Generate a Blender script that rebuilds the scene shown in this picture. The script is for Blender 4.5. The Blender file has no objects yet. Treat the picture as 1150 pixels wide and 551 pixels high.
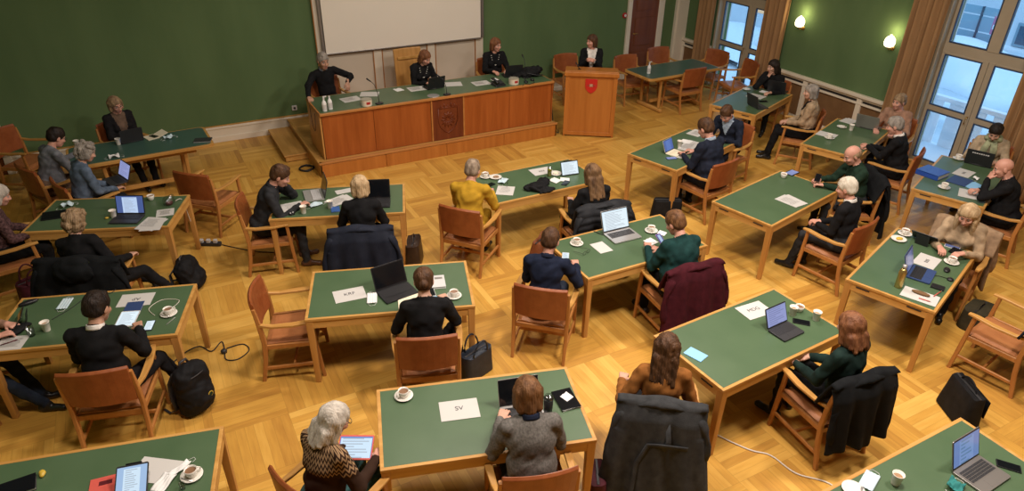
import bpy, math, random
import numpy as np
from mathutils import Vector, Matrix

SC = bpy.context.scene
COL = SC.collection
PI = math.pi
random.seed(4)

# ------------------------------------------------------------------ camera, light, exposure
cam_data = bpy.data.cameras.new('camera')
cam = bpy.data.objects.new('camera', cam_data)
COL.objects.link(cam)
SC.camera = cam
R_, U_, F_ = Vector((0.88379, -0.46769, 0.01339)), Vector((0.22157, 0.44357, 0.86842)), Vector((0.41209, 0.76453, -0.49566))
cam.matrix_world = Matrix(((R_.x, U_.x, -F_.x, 0), (R_.y, U_.y, -F_.y, 0), (R_.z, U_.z, -F_.z, 4.449), (0, 0, 0, 1)))
cam_data.sensor_width = 36
cam_data.lens = 24.137
cam_data.clip_start = 0.05
cam_data.clip_end = 300

SC.view_settings.view_transform = 'Standard'
SC.view_settings.look = 'None'
SC.view_settings.gamma = 1
SC.view_settings.use_curve_mapping = False
SC.view_settings.exposure = 0.0

world = bpy.data.worlds.new('dusk_sky')
SC.world = world
world.use_nodes = True
wn = world.node_tree.nodes
wn['Background'].inputs[0].default_value = (0.36, 0.62, 0.92, 1)
wn['Background'].inputs[1].default_value = 2.0

def area_lamp(name, loc, size, power, color=(1, .62, .30), rot=(0, 0, 0)):
    l = bpy.data.lights.new(name, 'AREA')
    l.shape = 'RECTANGLE'
    l.size, l.size_y = size
    l.energy = power
    l.color = color
    o = bpy.data.objects.new(name, l)
    o.location = loc
    o.rotation_euler = rot
    COL.objects.link(o)
    return o

WARM = (1, .87, .78)
for lx, ly, lw in ((3.7, 2.6, 260), (.2, 3.4, 135), (5.9, 1.7, 175), (2.6, 6.4, 105), (5.8, 6.2, 150), (4.8, 11.2, 34)):  # unseen ceiling lamps, plus fill added for the left front and rear wall
    area_lamp('ceiling_light', (lx, ly, 5.9), (.7, .7), lw, WARM)

# ------------------------------------------------------------------ materials
M = {}
def new_mat(name):
    m = bpy.data.materials.new(name)
    m.use_nodes = True
    nt = m.node_tree
    b = nt.nodes['Principled BSDF']
    M[name] = m
    return m, nt, b

def node(nt, typ, **kw):
    n = nt.nodes.new(typ)
    for k, v in kw.items():
        if k.startswith('i_'):
            n.inputs[k[2:].replace('_', ' ')].default_value = v
        elif k.startswith('n_'):
            n.inputs[int(k[2:])].default_value = v
        else:
            setattr(n, k, v)
    return n

def plain(name, col, rough=.5, metal=0, spec=.5, emit=None, estr=1.0):
    m, nt, b = new_mat(name)
    b.inputs['Base Color'].default_value = (*col, 1)
    b.inputs['Roughness'].default_value = rough
    b.inputs['Metallic'].default_value = metal
    b.inputs['Specular IOR Level'].default_value = spec
    if emit:
        b.inputs['Emission Color'].default_value = (*emit, 1)
        b.inputs['Emission Strength'].default_value = estr
    return m

def mottled(name, c1, c2, scale=8, rough=.8, bump=.15, bscale=60, stretch=(1, 1, 1), spec=.3, detail=4, metal=0):
    """two-tone noise surface with a fine bump: cloth, hair, leather, plaster, linoleum."""
    m, nt, b = new_mat(name)
    tc = node(nt, 'ShaderNodeTexCoord')
    mp = node(nt, 'ShaderNodeMapping')
    mp.inputs['Scale'].default_value = stretch
    nt.links.new(tc.outputs['Object'], mp.inputs['Vector'])
    n1 = node(nt, 'ShaderNodeTexNoise', i_Scale=scale, i_Detail=detail)
    nt.links.new(mp.outputs['Vector'], n1.inputs['Vector'])
    r = node(nt, 'ShaderNodeValToRGB')
    r.color_ramp.elements[0].position, r.color_ramp.elements[1].position = .32, .68
    r.color_ramp.elements[0].color, r.color_ramp.elements[1].color = (*c1, 1), (*c2, 1)
    nt.links.new(n1.outputs['Fac'], r.inputs['Fac'])
    nt.links.new(r.outputs['Color'], b.inputs['Base Color'])
    b.inputs['Roughness'].default_value = rough
    b.inputs['Specular IOR Level'].default_value = spec
    b.inputs['Metallic'].default_value = metal
    if bump:
        n2 = node(nt, 'ShaderNodeTexNoise', i_Scale=bscale, i_Detail=3)
        nt.links.new(mp.outputs['Vector'], n2.inputs['Vector'])
        bp = node(nt, 'ShaderNodeBump', i_Strength=bump, i_Distance=.01)
        nt.links.new(n2.outputs['Fac'], bp.inputs['Height'])
        nt.links.new(bp.outputs['Normal'], b.inputs['Normal'])
    return m

def cloth(name, col, var=.25, rough=.9, scale=14, bump=.3, bscale=180, spec=.15):
    a = tuple(c * (1 - var) for c in col)
    d = tuple(min(1, c * (1 + var)) for c in col)
    return mottled(name, a, d, scale, rough, bump, bscale, spec=spec)

def wood(name, c1, c2, axis='X', scale=9, rough=.42, spec=.4):
    s = {'X': (.12, 1.6, 1.6), 'Y': (1.6, .12, 1.6), 'Z': (1.6, 1.6, .12)}[axis]
    return mottled(name, c1, c2, scale, rough, .05, 40, s, spec, 6)

def parquet(name):
    """basket-weave oak: square blocks of narrow boards, the grain turning in every other block, each block edged by one long strip."""
    m, nt, b = new_mat(name)
    L = nt.links
    tc = node(nt, 'ShaderNodeTexCoord')
    sep = node(nt, 'ShaderNodeSeparateXYZ')
    L.new(tc.outputs['Object'], sep.inputs[0])
    def math_(op, a, bb=None):
        n = node(nt, 'ShaderNodeMath', operation=op)
        for i, v in enumerate((a, bb)):
            if v is None: continue
            if isinstance(v, (int, float)): n.inputs[i].default_value = v
            else: L.new(v, n.inputs[i])
        return n.outputs[0]
    B, NB = 0.62, 8
    xs = math_('DIVIDE', math_('ADD', sep.outputs[0], 20 * B - .44), B)
    ys = math_('DIVIDE', math_('ADD', sep.outputs[1], 20 * B - .09), B)
    fx, fy = math_('FLOOR', xs), math_('FLOOR', ys)
    chk = math_('MODULO', math_('ADD', fx, fy), 2)
    def mix(fac, a, bb):
        n = node(nt, 'ShaderNodeMix', data_type='FLOAT')
        L.new(fac, n.inputs[0]); L.new(a, n.inputs[2]); L.new(bb, n.inputs[3])
        return n.outputs[0]
    across = mix(chk, xs, ys)          # coordinate across the boards
    along = mix(chk, ys, xs)
    bx = math_('MULTIPLY', across, NB)
    bi = math_('FLOOR', bx)
    bf = math_('FRACT', bx)
    # one random tone for each board
    cmb = node(nt, 'ShaderNodeCombineXYZ')
    L.new(bi, cmb.inputs[0]); L.new(math_('FLOOR', along), cmb.inputs[1]); L.new(chk, cmb.inputs[2])
    wnz = node(nt, 'ShaderNodeTexWhiteNoise', noise_dimensions='3D')
    L.new(cmb.outputs[0], wnz.inputs['Vector'])
    cb2 = node(nt, 'ShaderNodeCombineXYZ')
    L.new(fx, cb2.inputs[0]); L.new(fy, cb2.inputs[1])
    wn2 = node(nt, 'ShaderNodeTexWhiteNoise', noise_dimensions='3D')
    L.new(cb2.outputs[0], wn2.inputs['Vector'])
    # grain stretched along each board
    cg = node(nt, 'ShaderNodeCombineXYZ')
    L.new(math_('MULTIPLY', across, 14), cg.inputs[0]); L.new(math_('MULTIPLY', along, 1.6), cg.inputs[1]); L.new(math_('MULTIPLY', wnz.outputs[0], 30), cg.inputs[2])
    gr = node(nt, 'ShaderNodeTexNoise', i_Scale=1.5, i_Detail=5)
    L.new(cg.outputs[0], gr.inputs['Vector'])
    tone = math_('ADD', math_('MULTIPLY', wnz.outputs[0], .34), math_('ADD', math_('MULTIPLY', wn2.outputs[0], .26), math_('MULTIPLY', gr.outputs['Fac'], .42)))
    r = node(nt, 'ShaderNodeValToRGB')
    e = r.color_ramp.elements
    e[0].position, e[0].color = .15, (.41, .192, .035, 1)
    e[1].position, e[1].color = .85, (.78, .475, .112, 1)
    k = r.color_ramp.elements.new(.5); k.color = (.62, .335, .062, 1)
    L.new(tone, r.inputs['Fac'])
    # joints
    edge = math_('LESS_THAN', math_('ABSOLUTE', math_('SUBTRACT', bf, .5)), .475)
    al = math_('FRACT', along)
    edge2 = math_('LESS_THAN', math_('ABSOLUTE', math_('SUBTRACT', al, .5)), .496)
    jn = math_('ADD', .80, math_('MULTIPLY', math_('MULTIPLY', edge, edge2), .20))
    mx = node(nt, 'ShaderNodeMix', data_type='RGBA', blend_type='MULTIPLY')
    mx.inputs[0].default_value = 1
    L.new(r.outputs['Color'], mx.inputs[6])
    L.new(jn, mx.inputs[7])
    L.new(mx.outputs[2], b.inputs['Base Color'])
    b.inputs['Roughness'].default_value = .38
    b.inputs['Specular IOR Level'].default_value = .35
    return m

parquet('parquet')
wood('oak_x', (.47, .235, .055), (.63, .35, .10), 'X')
wood('oak_y', (.47, .235, .055), (.63, .35, .10), 'Y')
wood('oak_z', (.44, .21, .050), (.58, .30, .085), 'Z')
wood('desk_front', (.29, .072, .011), (.40, .112, .021), 'Z', 7)
wood('desk_trim', (.40, .16, .038), (.50, .22, .06), 'X', 7)
wood('crest_panel', (.12, .025, .008), (.19, .045, .014), 'Z', 8)
wood('podium_wood', (.40, .135, .022), (.51, .19, .036), 'Z', 6)
wood('teak', (.38, .155, .038), (.49, .215, .06), 'Z', 9)
wood('door_wood', (.13, .035, .010), (.20, .06, .018), 'Z', 5)
mottled('green_lino', (.067, .120, .057), (.081, .137, .068), 3, .38, .03, 90, spec=.5)
mottled('teal_lino', (.045, .105, .082), (.055, .12, .094), 3, .32, .03, 90, spec=.6)
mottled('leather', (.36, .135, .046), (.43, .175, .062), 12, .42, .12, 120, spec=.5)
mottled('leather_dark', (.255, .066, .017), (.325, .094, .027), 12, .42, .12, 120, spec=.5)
mottled('wall_cloth', (.102, .166, .072), (.124, .195, .086), 2.0, .92, .12, 140, (1, 1, .3), .1)
mottled('cream_paint', (.70, .63, .50), (.74, .67, .54), 3, .55, .02, 30)
mottled('window_paint', (.36, .30, .21), (.40, .335, .24), 3, .5, .02, 30)  # white frame paint with its backlit shade put into the colour
mottled('white_board', (.62, .54, .42), (.66, .58, .46), 2, .7, .02, 30)
mottled('screen_cloth', (.88, .82, .70), (.90, .84, .72), 1.5, .9, .02, 60)
plain('grey_metal', (.33, .31, .29), .35, .7)
mottled('brown_panel', (.16, .085, .035), (.20, .11, .048), 6, .7, .1, 120)
mottled('curtain_cloth', (.30, .17, .075), (.36, .205, .09), 10, .8, .1, 160, (1, 1, .2))
mottled('ceiling_paint', (.42, .38, .31), (.45, .41, .34), 2, .9, .02, 20)
mottled('dark_wall', (.20, .14, .08), (.23, .16, .09), 2, .9, .02, 20)
plain('black_plastic', (.012, .012, .014), .4)
plain('dark_plastic', (.03, .03, .033), .5)
plain('key_black', (.02, .02, .022), .55)
plain('silver', (.55, .54, .53), .35, .6)
plain('light_grey', (.62, .62, .62), .5)
plain('screen_black', (.006, .007, .009), .12)
plain('paper', (.59, .58, .55), .8)
plain('paper_cream', (.80, .74, .55), .8)
plain('ink', (.06, .06, .07), .8)
plain('porcelain', (.80, .77, .70), .18)
plain('paper_cup', (.78, .74, .66), .6)
plain('coffee', (.045, .015, .006), .2)
plain('milk_coffee', (.30, .17, .085), .3)
mottled('mask_blue', (.52, .68, .76), (.60, .74, .80), 30, .8, .1, 90)
mottled('mask_white', (.76, .77, .76), (.82, .82, .80), 30, .8, .1, 90)
plain('napkin', (.80, .80, .78), .85)
plain('brass', (.62, .40, .12), .3, .9)
plain('gold_steel', (.50, .37, .13), .3, .85)
plain('red_enamel', (.55, .022, .018), .35)
plain('shield_device', (.50, .32, .20), .4)
plain('red_alarm', (.40, .02, .02), .4)
plain('red_paper', (.62, .10, .075), .6)
plain('blue_plastic', (.022, .075, .36), .35)
plain('blue_card', (.04, .13, .42), .5)
plain('navy_card', (.03, .06, .17), .55)
plain('sky_paper', (.26, .55, .85), .7)
plain('yellow_plastic', (.62, .42, .05), .4)
plain('lime_juice', (.45, .42, .04), .2)
plain('maroon_plastic', (.11, .014, .02), .4)
plain('purple_case', (.28, .12, .40), .4)
plain('teal_cloth', (.02, .20, .19), .8)
plain('rubber', (.02, .02, .02), .7)
plain('white_cable', (.72, .66, .58), .5)
plain('snow', (.78, .83, .88), .9)
mottled('snow_street', (.26, .34, .41), (.90, .93, .95), .45, .9, .2, 6, (1, .35, 1), .2, 6)
mottled('house_white', (.68, .72, .76), (.74, .78, .81), 1.0, .9, .1, 12)
plain('fence_blue', (.24, .36, .43), .7)
plain('dark_post', (.05, .07, .10), .6)
plain('sign_red', (.45, .16, .26), .6)
plain('balustrade_white', (.88, .90, .92), .7)
plain('lit_window', (.5, .35, .2), .5, emit=(1, .62, .3), estr=.5)
plain('house_window', (.08, .12, .17), .2)

def glass(name, tint, mixf=.06, rough=.02):
    m, nt, b = new_mat(name)
    nt.nodes.remove(b)
    out = nt.nodes['Material Output']
    t = node(nt, 'ShaderNodeBsdfTransparent'); t.inputs[0].default_value = (*tint, 1)
    g = node(nt, 'ShaderNodeBsdfGlossy'); g.inputs[1].default_value = rough
    mx = node(nt, 'ShaderNodeMixShader'); mx.inputs[0].default_value = mixf
    nt.links.new(t.outputs[0], mx.inputs[1]); nt.links.new(g.outputs[0], mx.inputs[2])
    nt.links.new(mx.outputs[0], out.inputs[0])
    return m
glass('pane_glass', (.93, .96, .98), .05)
glass('clear_plastic', (.78, .80, .80), .14, .08)
glass('bottle_plastic', (.80, .82, .80), .25, .1)

def screen_mat(name, page, bg, strength, line=(.25, .27, .33), n=15, side=.22):
    """a lit display: page of dark text lines between two plain margins; UV 0..1 over the display."""
    m, nt, b = new_mat(name)
    L = nt.links
    tc = node(nt, 'ShaderNodeTexCoord')
    sep = node(nt, 'ShaderNodeSeparateXYZ'); L.new(tc.outputs['UV'], sep.inputs[0])
    def mth(op, a, c):
        q = node(nt, 'ShaderNodeMath', operation=op)
        for i, v in enumerate((a, c)):
            if isinstance(v, (int, float)): q.inputs[i].default_value = v
            else: L.new(v, q.inputs[i])
        return q.outputs[0]
    xin = mth('LESS_THAN', mth('ABSOLUTE', mth('SUBTRACT', sep.outputs[0], .5), 0), .5 - side)
    ytop = mth('LESS_THAN', sep.outputs[1], .93)
    isp = mth('MULTIPLY', xin, ytop)
    row = mth('FRACT', mth('MULTIPLY', sep.outputs[1], n), 0)
    ri = mth('FLOOR', mth('MULTIPLY', sep.outputs[1], n), 0)
    wnz = node(nt, 'ShaderNodeTexWhiteNoise', noise_dimensions='1D'); L.new(ri, wnz.inputs['W'])
    ln = mth('LESS_THAN', sep.outputs[0], mth('ADD', .45, mth('MULTIPLY', wnz.outputs[0], .5 - side)))
    ln2 = mth('GREATER_THAN', sep.outputs[0], side + .06)
    isl = mth('MULTIPLY', mth('MULTIPLY', mth('LESS_THAN', row, .42), ln), mth('MULTIPLY', ln2, isp))
    a = node(nt, 'ShaderNodeMix', data_type='RGBA'); a.inputs[6].default_value = (*bg, 1); a.inputs[7].default_value = (*page, 1); L.new(isp, a.inputs[0])
    c = node(nt, 'ShaderNodeMix', data_type='RGBA'); c.inputs[7].default_value = (*line, 1)
    L.new(a.outputs[2], c.inputs[6]); L.new(mth('MULTIPLY', isl, .55), c.inputs[0])
    b.inputs['Base Color'].default_value = (.02, .02, .02, 1)
    b.inputs['Roughness'].default_value = .2
    L.new(c.outputs[2], b.inputs['Emission Color'])
    b.inputs['Emission Strength'].default_value = strength
    return m
screen_mat('screen_page', (.62, .78, .92), (.34, .50, .74), 1.0)
screen_mat('screen_white', (.78, .90, .97), (.70, .84, .93), 1.0, side=.04)
screen_mat('screen_blue', (.075, .14, .42), (.06, .11, .34), 1.0, line=(.12, .22, .5))
screen_mat('screen_mail', (.48, .62, .86), (.06, .10, .28), 1.0)
screen_mat('screen_violet', (.27, .31, .58), (.25, .29, .52), 1.0, line=(.12, .14, .3), side=.03, n=9)
screen_mat('screen_steel', (.17, .27, .52), (.13, .21, .45), 1.0, line=(.05, .14, .2), n=7)
screen_mat('screen_tablet', (.60, .78, .94), (.12, .22, .55), 1.0, n=8, side=.02)
screen_mat('screen_dim', (.10, .13, .30), (.07, .09, .2), 1.0)

# ------------------------------------------------------------------ mesh helpers
class MB:
    """collects shapes of ONE part, then links them as one mesh object"""
    def __init__(self):
        self.v, self.f, self.m, self.uv = [], [], [], {}
    def add(self, verts, faces, mi=0):
        o = len(self.v)
        self.v += [tuple(p) for p in verts]
        self.f += [tuple(i + o for i in q) for q in faces]
        self.m += [mi] * len(faces)
        return self
    def box(self, c, s, mat3=None, mi=0):
        hx, hy, hz = s[0] / 2, s[1] / 2, s[2] / 2
        vs = [Vector((x * hx, y * hy, z * hz)) for x in (-1, 1) for y in (-1, 1) for z in (-1, 1)]
        if mat3 is not None:
            vs = [mat3 @ p for p in vs]
        vs = [p + Vector(c) for p in vs]
        return self.add(vs, [(0, 1, 3, 2), (4, 6, 7, 5), (0, 4, 5, 1), (2, 3, 7, 6), (0, 2, 6, 4), (1, 5, 7, 3)], mi)
    def quad(self, a, b, c, d, mi=0):
        return self.add([a, b, c, d], [(0, 1, 2, 3)], mi)
    def loft(self, rings, mi=0, closed=True, caps=True):
        n = len(rings[0])
        vs = [p for r in rings for p in r]
        fs = []
        for i in range(len(rings) - 1):
            for j in range(n if closed else n - 1):
                k = (j + 1) % n
                fs.append((i * n + j, i * n + k, (i + 1) * n + k, (i + 1) * n + j))
        if caps and closed:
            fs.append(tuple(range(n - 1, -1, -1)))
            fs.append(tuple((len(rings) - 1) * n + j for j in range(n)))
        return self.add(vs, fs, mi)
    def sweep(self, pts, sec, mi=0, up=(0, 0, 1), caps=True):
        """pts: path; sec(i) -> list of (a, b) offsets along side and up vectors"""
        pts = [Vector(p) for p in pts]
        rings = []
        for i, p in enumerate(pts):
            t = (pts[min(i + 1, len(pts) - 1)] - pts[max(i - 1, 0)]).normalized()
            u = Vector(up)
            if abs(t.dot(u)) > .95:
                u = Vector((1, 0, 0)) if abs(t.x) < .8 else Vector((0, 1, 0))
            s = t.cross(u).normalized()
            w = s.cross(t).normalized()
            rings.append([p + s * a + w * b for a, b in sec(i)])
        return self.loft(rings, mi, True, caps)
    def tube(self, pts, r, n=8, mi=0):
        rr = r if hasattr(r, '__len__') else [r] * len(pts)
        return self.sweep(pts, lambda i: [(rr[i] * math.cos(2 * PI * k / n), rr[i] * math.sin(2 * PI * k / n)) for k in range(n)], mi)
    def beam(self, pts, w, t, mi=0, up=(0, 0, 1)):
        ww = w if hasattr(w, '__len__') else [w] * len(pts)
        tt = t if hasattr(t, '__len__') else [t] * len(pts)
        def sec(i):
            a, b = ww[i] / 2, tt[i] / 2
            c = min(a, b) * .35
            return [(-a, -b + c), (-a + c, -b), (a - c, -b), (a, -b + c), (a, b - c), (a - c, b), (-a + c, b), (-a, b - c)]
        return self.sweep(pts, sec, mi, up)
    def lathe(self, prof, n=20, c=(0, 0, 0), mi=0):
        rings = [[(c[0] + r * math.cos(2 * PI * k / n), c[1] + r * math.sin(2 * PI * k / n), c[2] + z) for k in range(n)] for r, z in prof]
        return self.loft(rings, mi)
    def prism(self, poly, z0, z1, mi=0):
        return self.loft([[(x, y, z0) for x, y in poly], [(x, y, z1) for x, y in poly]], mi)
    def rounded(self, cx, cy, w, d, z0, z1, r=.01, mi=0, n=4):
        poly = []
        for sx, sy, a0 in ((1, 1, 0), (-1, 1, 90), (-1, -1, 180), (1, -1, 270)):
            for k in range(n + 1):
                a = math.radians(a0 + 90 * k / n)
                poly.append((cx + sx * (w / 2 - r) + r * math.cos(a), cy + sy * (d / 2 - r) + r * math.sin(a)))
        return self.prism(poly, z0, z1, mi)
    def sheet(self, fn, nu, nv, mi=0):
        o = len(self.v)
        vs = [fn(i / nu, j / nv) for i in range(nu + 1) for j in range(nv + 1)]
        fs = [(i * (nv + 1) + j, (i + 1) * (nv + 1) + j, (i + 1) * (nv + 1) + j + 1, i * (nv + 1) + j + 1) for i in range(nu) for j in range(nv)]
        return self.add(vs, fs, mi)
    def xform(self, mat4):
        self.v = [tuple(mat4 @ Vector(p)) for p in self.v]
        return self
    def build(self, name, mats, parent=None, loc=None, rz=None, smooth=False, bevel=0, solid=0, sub=0, autosmooth=None, weld=False):
        me = bpy.data.meshes.new(name)
        me.from_pydata(self.v, [], self.f)
        mats = mats if isinstance(mats, (list, tuple)) else [mats]
        for q in mats:
            me.materials.append(M[q])
        if len(mats) > 1:
            me.polygons.foreach_set('material_index', self.m)
        if smooth:
            me.polygons.foreach_set('use_smooth', [True] * len(me.polygons))
        me.update()
        o = bpy.data.objects.new(name, me)
        COL.objects.link(o)
        if parent: o.parent = parent
        if loc: o.location = loc
        if rz is not None: o.rotation_euler = (0, 0, rz)
        if solid:
            s = o.modifiers.new('solid', 'SOLIDIFY'); s.thickness = solid; s.offset = 0
        if bevel:
            b = o.modifiers.new('bevel', 'BEVEL'); b.width = bevel; b.segments = 2; b.limit_method = 'ANGLE'; b.angle_limit = math.radians(40)
        if sub:
            b = o.modifiers.new('sub', 'SUBSURF'); b.levels = sub; b.render_levels = sub
        return o

def screen_quad(name, mat, a, b, c, d, parent):
    """a lit display with its own UV square (a bottom-left, b bottom-right, c top-right, d top-left)"""
    me = bpy.data.meshes.new(name)
    me.from_pydata([tuple(a), tuple(b), tuple(c), tuple(d)], [], [(0, 1, 2, 3)])
    uv = me.uv_layers.new(name='UVMap')
    for i, q in enumerate(((0, 0), (1, 0), (1, 1), (0, 1))):
        uv.data[i].uv = q
    me.materials.append(M[mat])
    o = bpy.data.objects.new(name, me)
    COL.objects.link(o)
    o.parent = parent
    return o

def lettering(cu, parent):
    """a text curve turned into one mesh of letters"""
    t = bpy.data.objects.new('letters_source', cu)
    COL.objects.link(t)
    me = bpy.data.meshes.new_from_object(t.evaluated_get(bpy.context.evaluated_depsgraph_get()))
    bpy.data.objects.remove(t)
    o = bpy.data.objects.new('lettering', me)
    COL.objects.link(o)
    o.parent = parent
    return o

def tag(o, label=None, cat=None, group=None, kind=None):
    if label: o['label'] = label
    if cat: o['category'] = cat
    if group: o['group'] = group
    if kind: o['kind'] = kind
    return o

def thing(name, label, cat, loc=(0, 0, 0), rz=0, group=None):
    o = bpy.data.objects.new(name, None)
    o.empty_display_size = .1
    COL.objects.link(o)
    o.location = loc
    o.rotation_euler = (0, 0, rz)
    return tag(o, label, cat, group)

def struct(name, mb, mats, parent=None, **kw):
    o = mb.build(name, mats, parent, **kw)
    if parent is None: o['kind'] = 'structure'
    return o

KIDS = {}
def kids(o):
    return [c for c in bpy.data.objects if c.parent == o]

def dup(root, loc, rz, label, group=None):
    """a copy of a thing with copies of its parts and sub-parts (mesh data shared)"""
    if root.name not in KIDS:
        KIDS[root.name] = [(c, kids(c)) for c in kids(root)]
    r = root.copy(); COL.objects.link(r)
    r.location = loc; r.rotation_euler = (0, 0, rz)
    r['label'] = label
    if group: r['group'] = group
    for c, gs in KIDS[root.name]:
        d = c.copy(); COL.objects.link(d); d.parent = r
        for g in gs:
            h = g.copy(); COL.objects.link(h); h.parent = d
    return r

USED = {}
def place(proto, loc, rz, label, group=None):
    """the first call moves the prototype itself, later calls copy it"""
    if proto.name not in USED:
        USED[proto.name] = 1
        if proto.name not in KIDS:
            KIDS[proto.name] = [(c, kids(c)) for c in kids(proto)]
        proto.location = loc; proto.rotation_euler = (0, 0, rz)
        proto['label'] = label
        if group: proto['group'] = group
        return proto
    return dup(proto, loc, rz, label, group)

# ------------------------------------------------------------------ implicit surfaces (bodies, hair, hands, bags)
def surface_nets(F, org, h):
    S = F < 0
    n = np.array(F.shape)
    acc = np.zeros((*(n - 1), 3), np.float32)
    cnt = np.zeros(tuple(n - 1), np.int16)
    def sl(off, axis=None):
        return tuple(slice(off[k], off[k] + n[k] - 1) for k in range(3))
    for ax in range(3):
        oth = [k for k in range(3) if k != ax]
        for a in (0, 1):
            for b in (0, 1):
                o0 = [0, 0, 0]; o0[oth[0]], o0[oth[1]] = a, b
                o1 = list(o0); o1[ax] = 1
                f0, f1 = F[sl(o0)], F[sl(o1)]
                mk = S[sl(o0)] != S[sl(o1)]
                t = f0[mk] / (f0[mk] - f1[mk])
                p = np.zeros((len(t), 3), np.float32)
                p[:, oth[0]], p[:, oth[1]], p[:, ax] = a, b, t
                acc[mk] += p
                cnt[mk] += 1
    cells = np.argwhere(cnt > 0)
    vid = np.full(cnt.shape, -1, np.int64)
    vid[tuple(cells.T)] = np.arange(len(cells))
    c = cnt[tuple(cells.T)][:, None]
    V = np.array(org) + h * (cells + acc[tuple(cells.T)] / c)
    faces = []
    for ax in range(3):
        u, w = [(1, 2), (2, 0), (0, 1)][ax]
        s0 = [slice(None)] * 3; s1 = [slice(None)] * 3
        s0[ax], s1[ax] = slice(0, -1), slice(1, None)
        d = S[tuple(s0)].astype(np.int8) - S[tuple(s1)].astype(np.int8)
        idx = np.argwhere(d != 0)
        idx = idx[(idx[:, u] > 0) & (idx[:, w] > 0) & (idx[:, u] < n[u] - 1) & (idx[:, w] < n[w] - 1)]
        if not len(idx): continue
        sg = d[tuple(idx.T)]
        def cell(du, dw):
            q = idx.copy(); q[:, u] -= du; q[:, w] -= dw
            return vid[tuple(q.T)]
        q = np.stack([cell(1, 1), cell(0, 1), cell(0, 0), cell(1, 0)], 1)
        q[sg < 0] = q[sg < 0][:, ::-1]
        faces.append(q)
    return V, np.concatenate(faces) if faces else np.zeros((0, 4), int)

class Sdf:
    """smooth union of capsules, ellipsoids and rounded boxes; every shape carries a material index"""
    def __init__(self, k=.03):
        self.p, self.k = [], k
    def cap(self, a, b, ra, rb=None, m=0, k=None, sub=False):
        self.p.append(('c', np.array(a, float), np.array(b, float), ra, ra if rb is None else rb, m, self.k if k is None else k, sub)); return self
    def ell(self, c, r, m=0, R=None, k=None, sub=False):
        self.p.append(('e', np.array(c, float), np.array(r, float), np.eye(3) if R is None else np.array(R, float), 0, m, self.k if k is None else k, sub)); return self
    def box(self, c, s, rd, m=0, R=None, k=None, sub=False):
        self.p.append(('b', np.array(c, float), np.array(s, float) / 2, np.eye(3) if R is None else np.array(R, float), rd, m, self.k if k is None else k, sub)); return self
    def bounds(self, q):
        if q[0] == 'c':
            r = max(q[3], q[4]); return np.minimum(q[1], q[2]) - r, np.maximum(q[1], q[2]) + r
        e = np.abs(q[3]) @ q[2]
        return q[1] - e, q[1] + e
    def dist(self, q, X):
        if q[0] == 'c':
            ab = q[2] - q[1]; d = X - q[1]
            t = np.clip(d @ ab / max(ab @ ab, 1e-9), 0, 1)
            return np.linalg.norm(d - t[..., None] * ab, axis=-1) - (q[3] + (q[4] - q[3]) * t)
        Y = (X - q[1]) @ q[3]
        if q[0] == 'e':
            k0 = np.linalg.norm(Y / q[2], axis=-1); k1 = np.linalg.norm(Y / q[2] ** 2, axis=-1)
            return k0 * (k0 - 1) / np.maximum(k1, 1e-6)
        e = np.abs(Y) - q[2] + q[4]
        return np.linalg.norm(np.maximum(e, 0), axis=-1) + np.minimum(e.max(-1), 0) - q[4]
    def mesh(self, h, noise=None):
        pad = .06
        adds = [q for q in self.p if not q[7]]
        lo = np.min([self.bounds(q)[0] for q in adds], 0) - pad * .6
        hi = np.max([self.bounds(q)[1] for q in adds], 0) + pad * .6
        n = np.ceil((hi - lo) / h).astype(int) + 1
        ax = [lo[i] + h * np.arange(n[i]) for i in range(3)]
        F = np.full(tuple(n), .08, np.float32)
        for q in self.p:
            a, b = self.bounds(q)
            i0 = np.clip(((a - pad - lo) / h).astype(int), 0, n - 1); i1 = np.clip(((b + pad - lo) / h).astype(int) + 2, 1, n)
            s = tuple(slice(i0[k], i1[k]) for k in range(3))
            X = np.stack(np.meshgrid(*[ax[k][s[k]] for k in range(3)], indexing='ij'), -1)
            d = self.dist(q, X).astype(np.float32); f = F[s]; k = max(q[6], 1e-4)
            if q[7]:
                d = -d
                hh = np.clip(.5 - .5 * (f - d) / k, 0, 1); F[s] = f * (1 - hh) + d * hh + k * hh * (1 - hh)
            else:
                hh = np.clip(.5 + .5 * (f - d) / k, 0, 1); F[s] = f * (1 - hh) + d * hh - k * hh * (1 - hh)
        if noise:
            X = np.stack(np.meshgrid(*ax, indexing='ij'), -1)
            near = np.abs(F) < .05
            F[near] += noise(X[near]).astype(np.float32)
        V, Q = surface_nets(F, lo, h)
        C = V[Q].mean(1)
        best = np.full(len(C), 9.); mi = np.zeros(len(C), int)
        for q in adds:
            d = self.dist(q, C); w = d < best - (.004 if False else 0)
            best[w] = d[w]; mi[w] = q[5]
        return V, Q, mi, C

def wrinkle(amp, f=1.0, seed=0.0):
    def fn(X):
        x, y, z = X[:, 0] * f + seed, X[:, 1] * f + seed * 2, X[:, 2] * f - seed
        return amp * (np.sin(31 * x + 4 * np.sin(17 * z + 3 * y)) * np.sin(27 * y + 3 * np.sin(21 * x)) + .6 * np.sin(45 * z + 5 * np.sin(13 * y + 9 * x)))
    return fn

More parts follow.
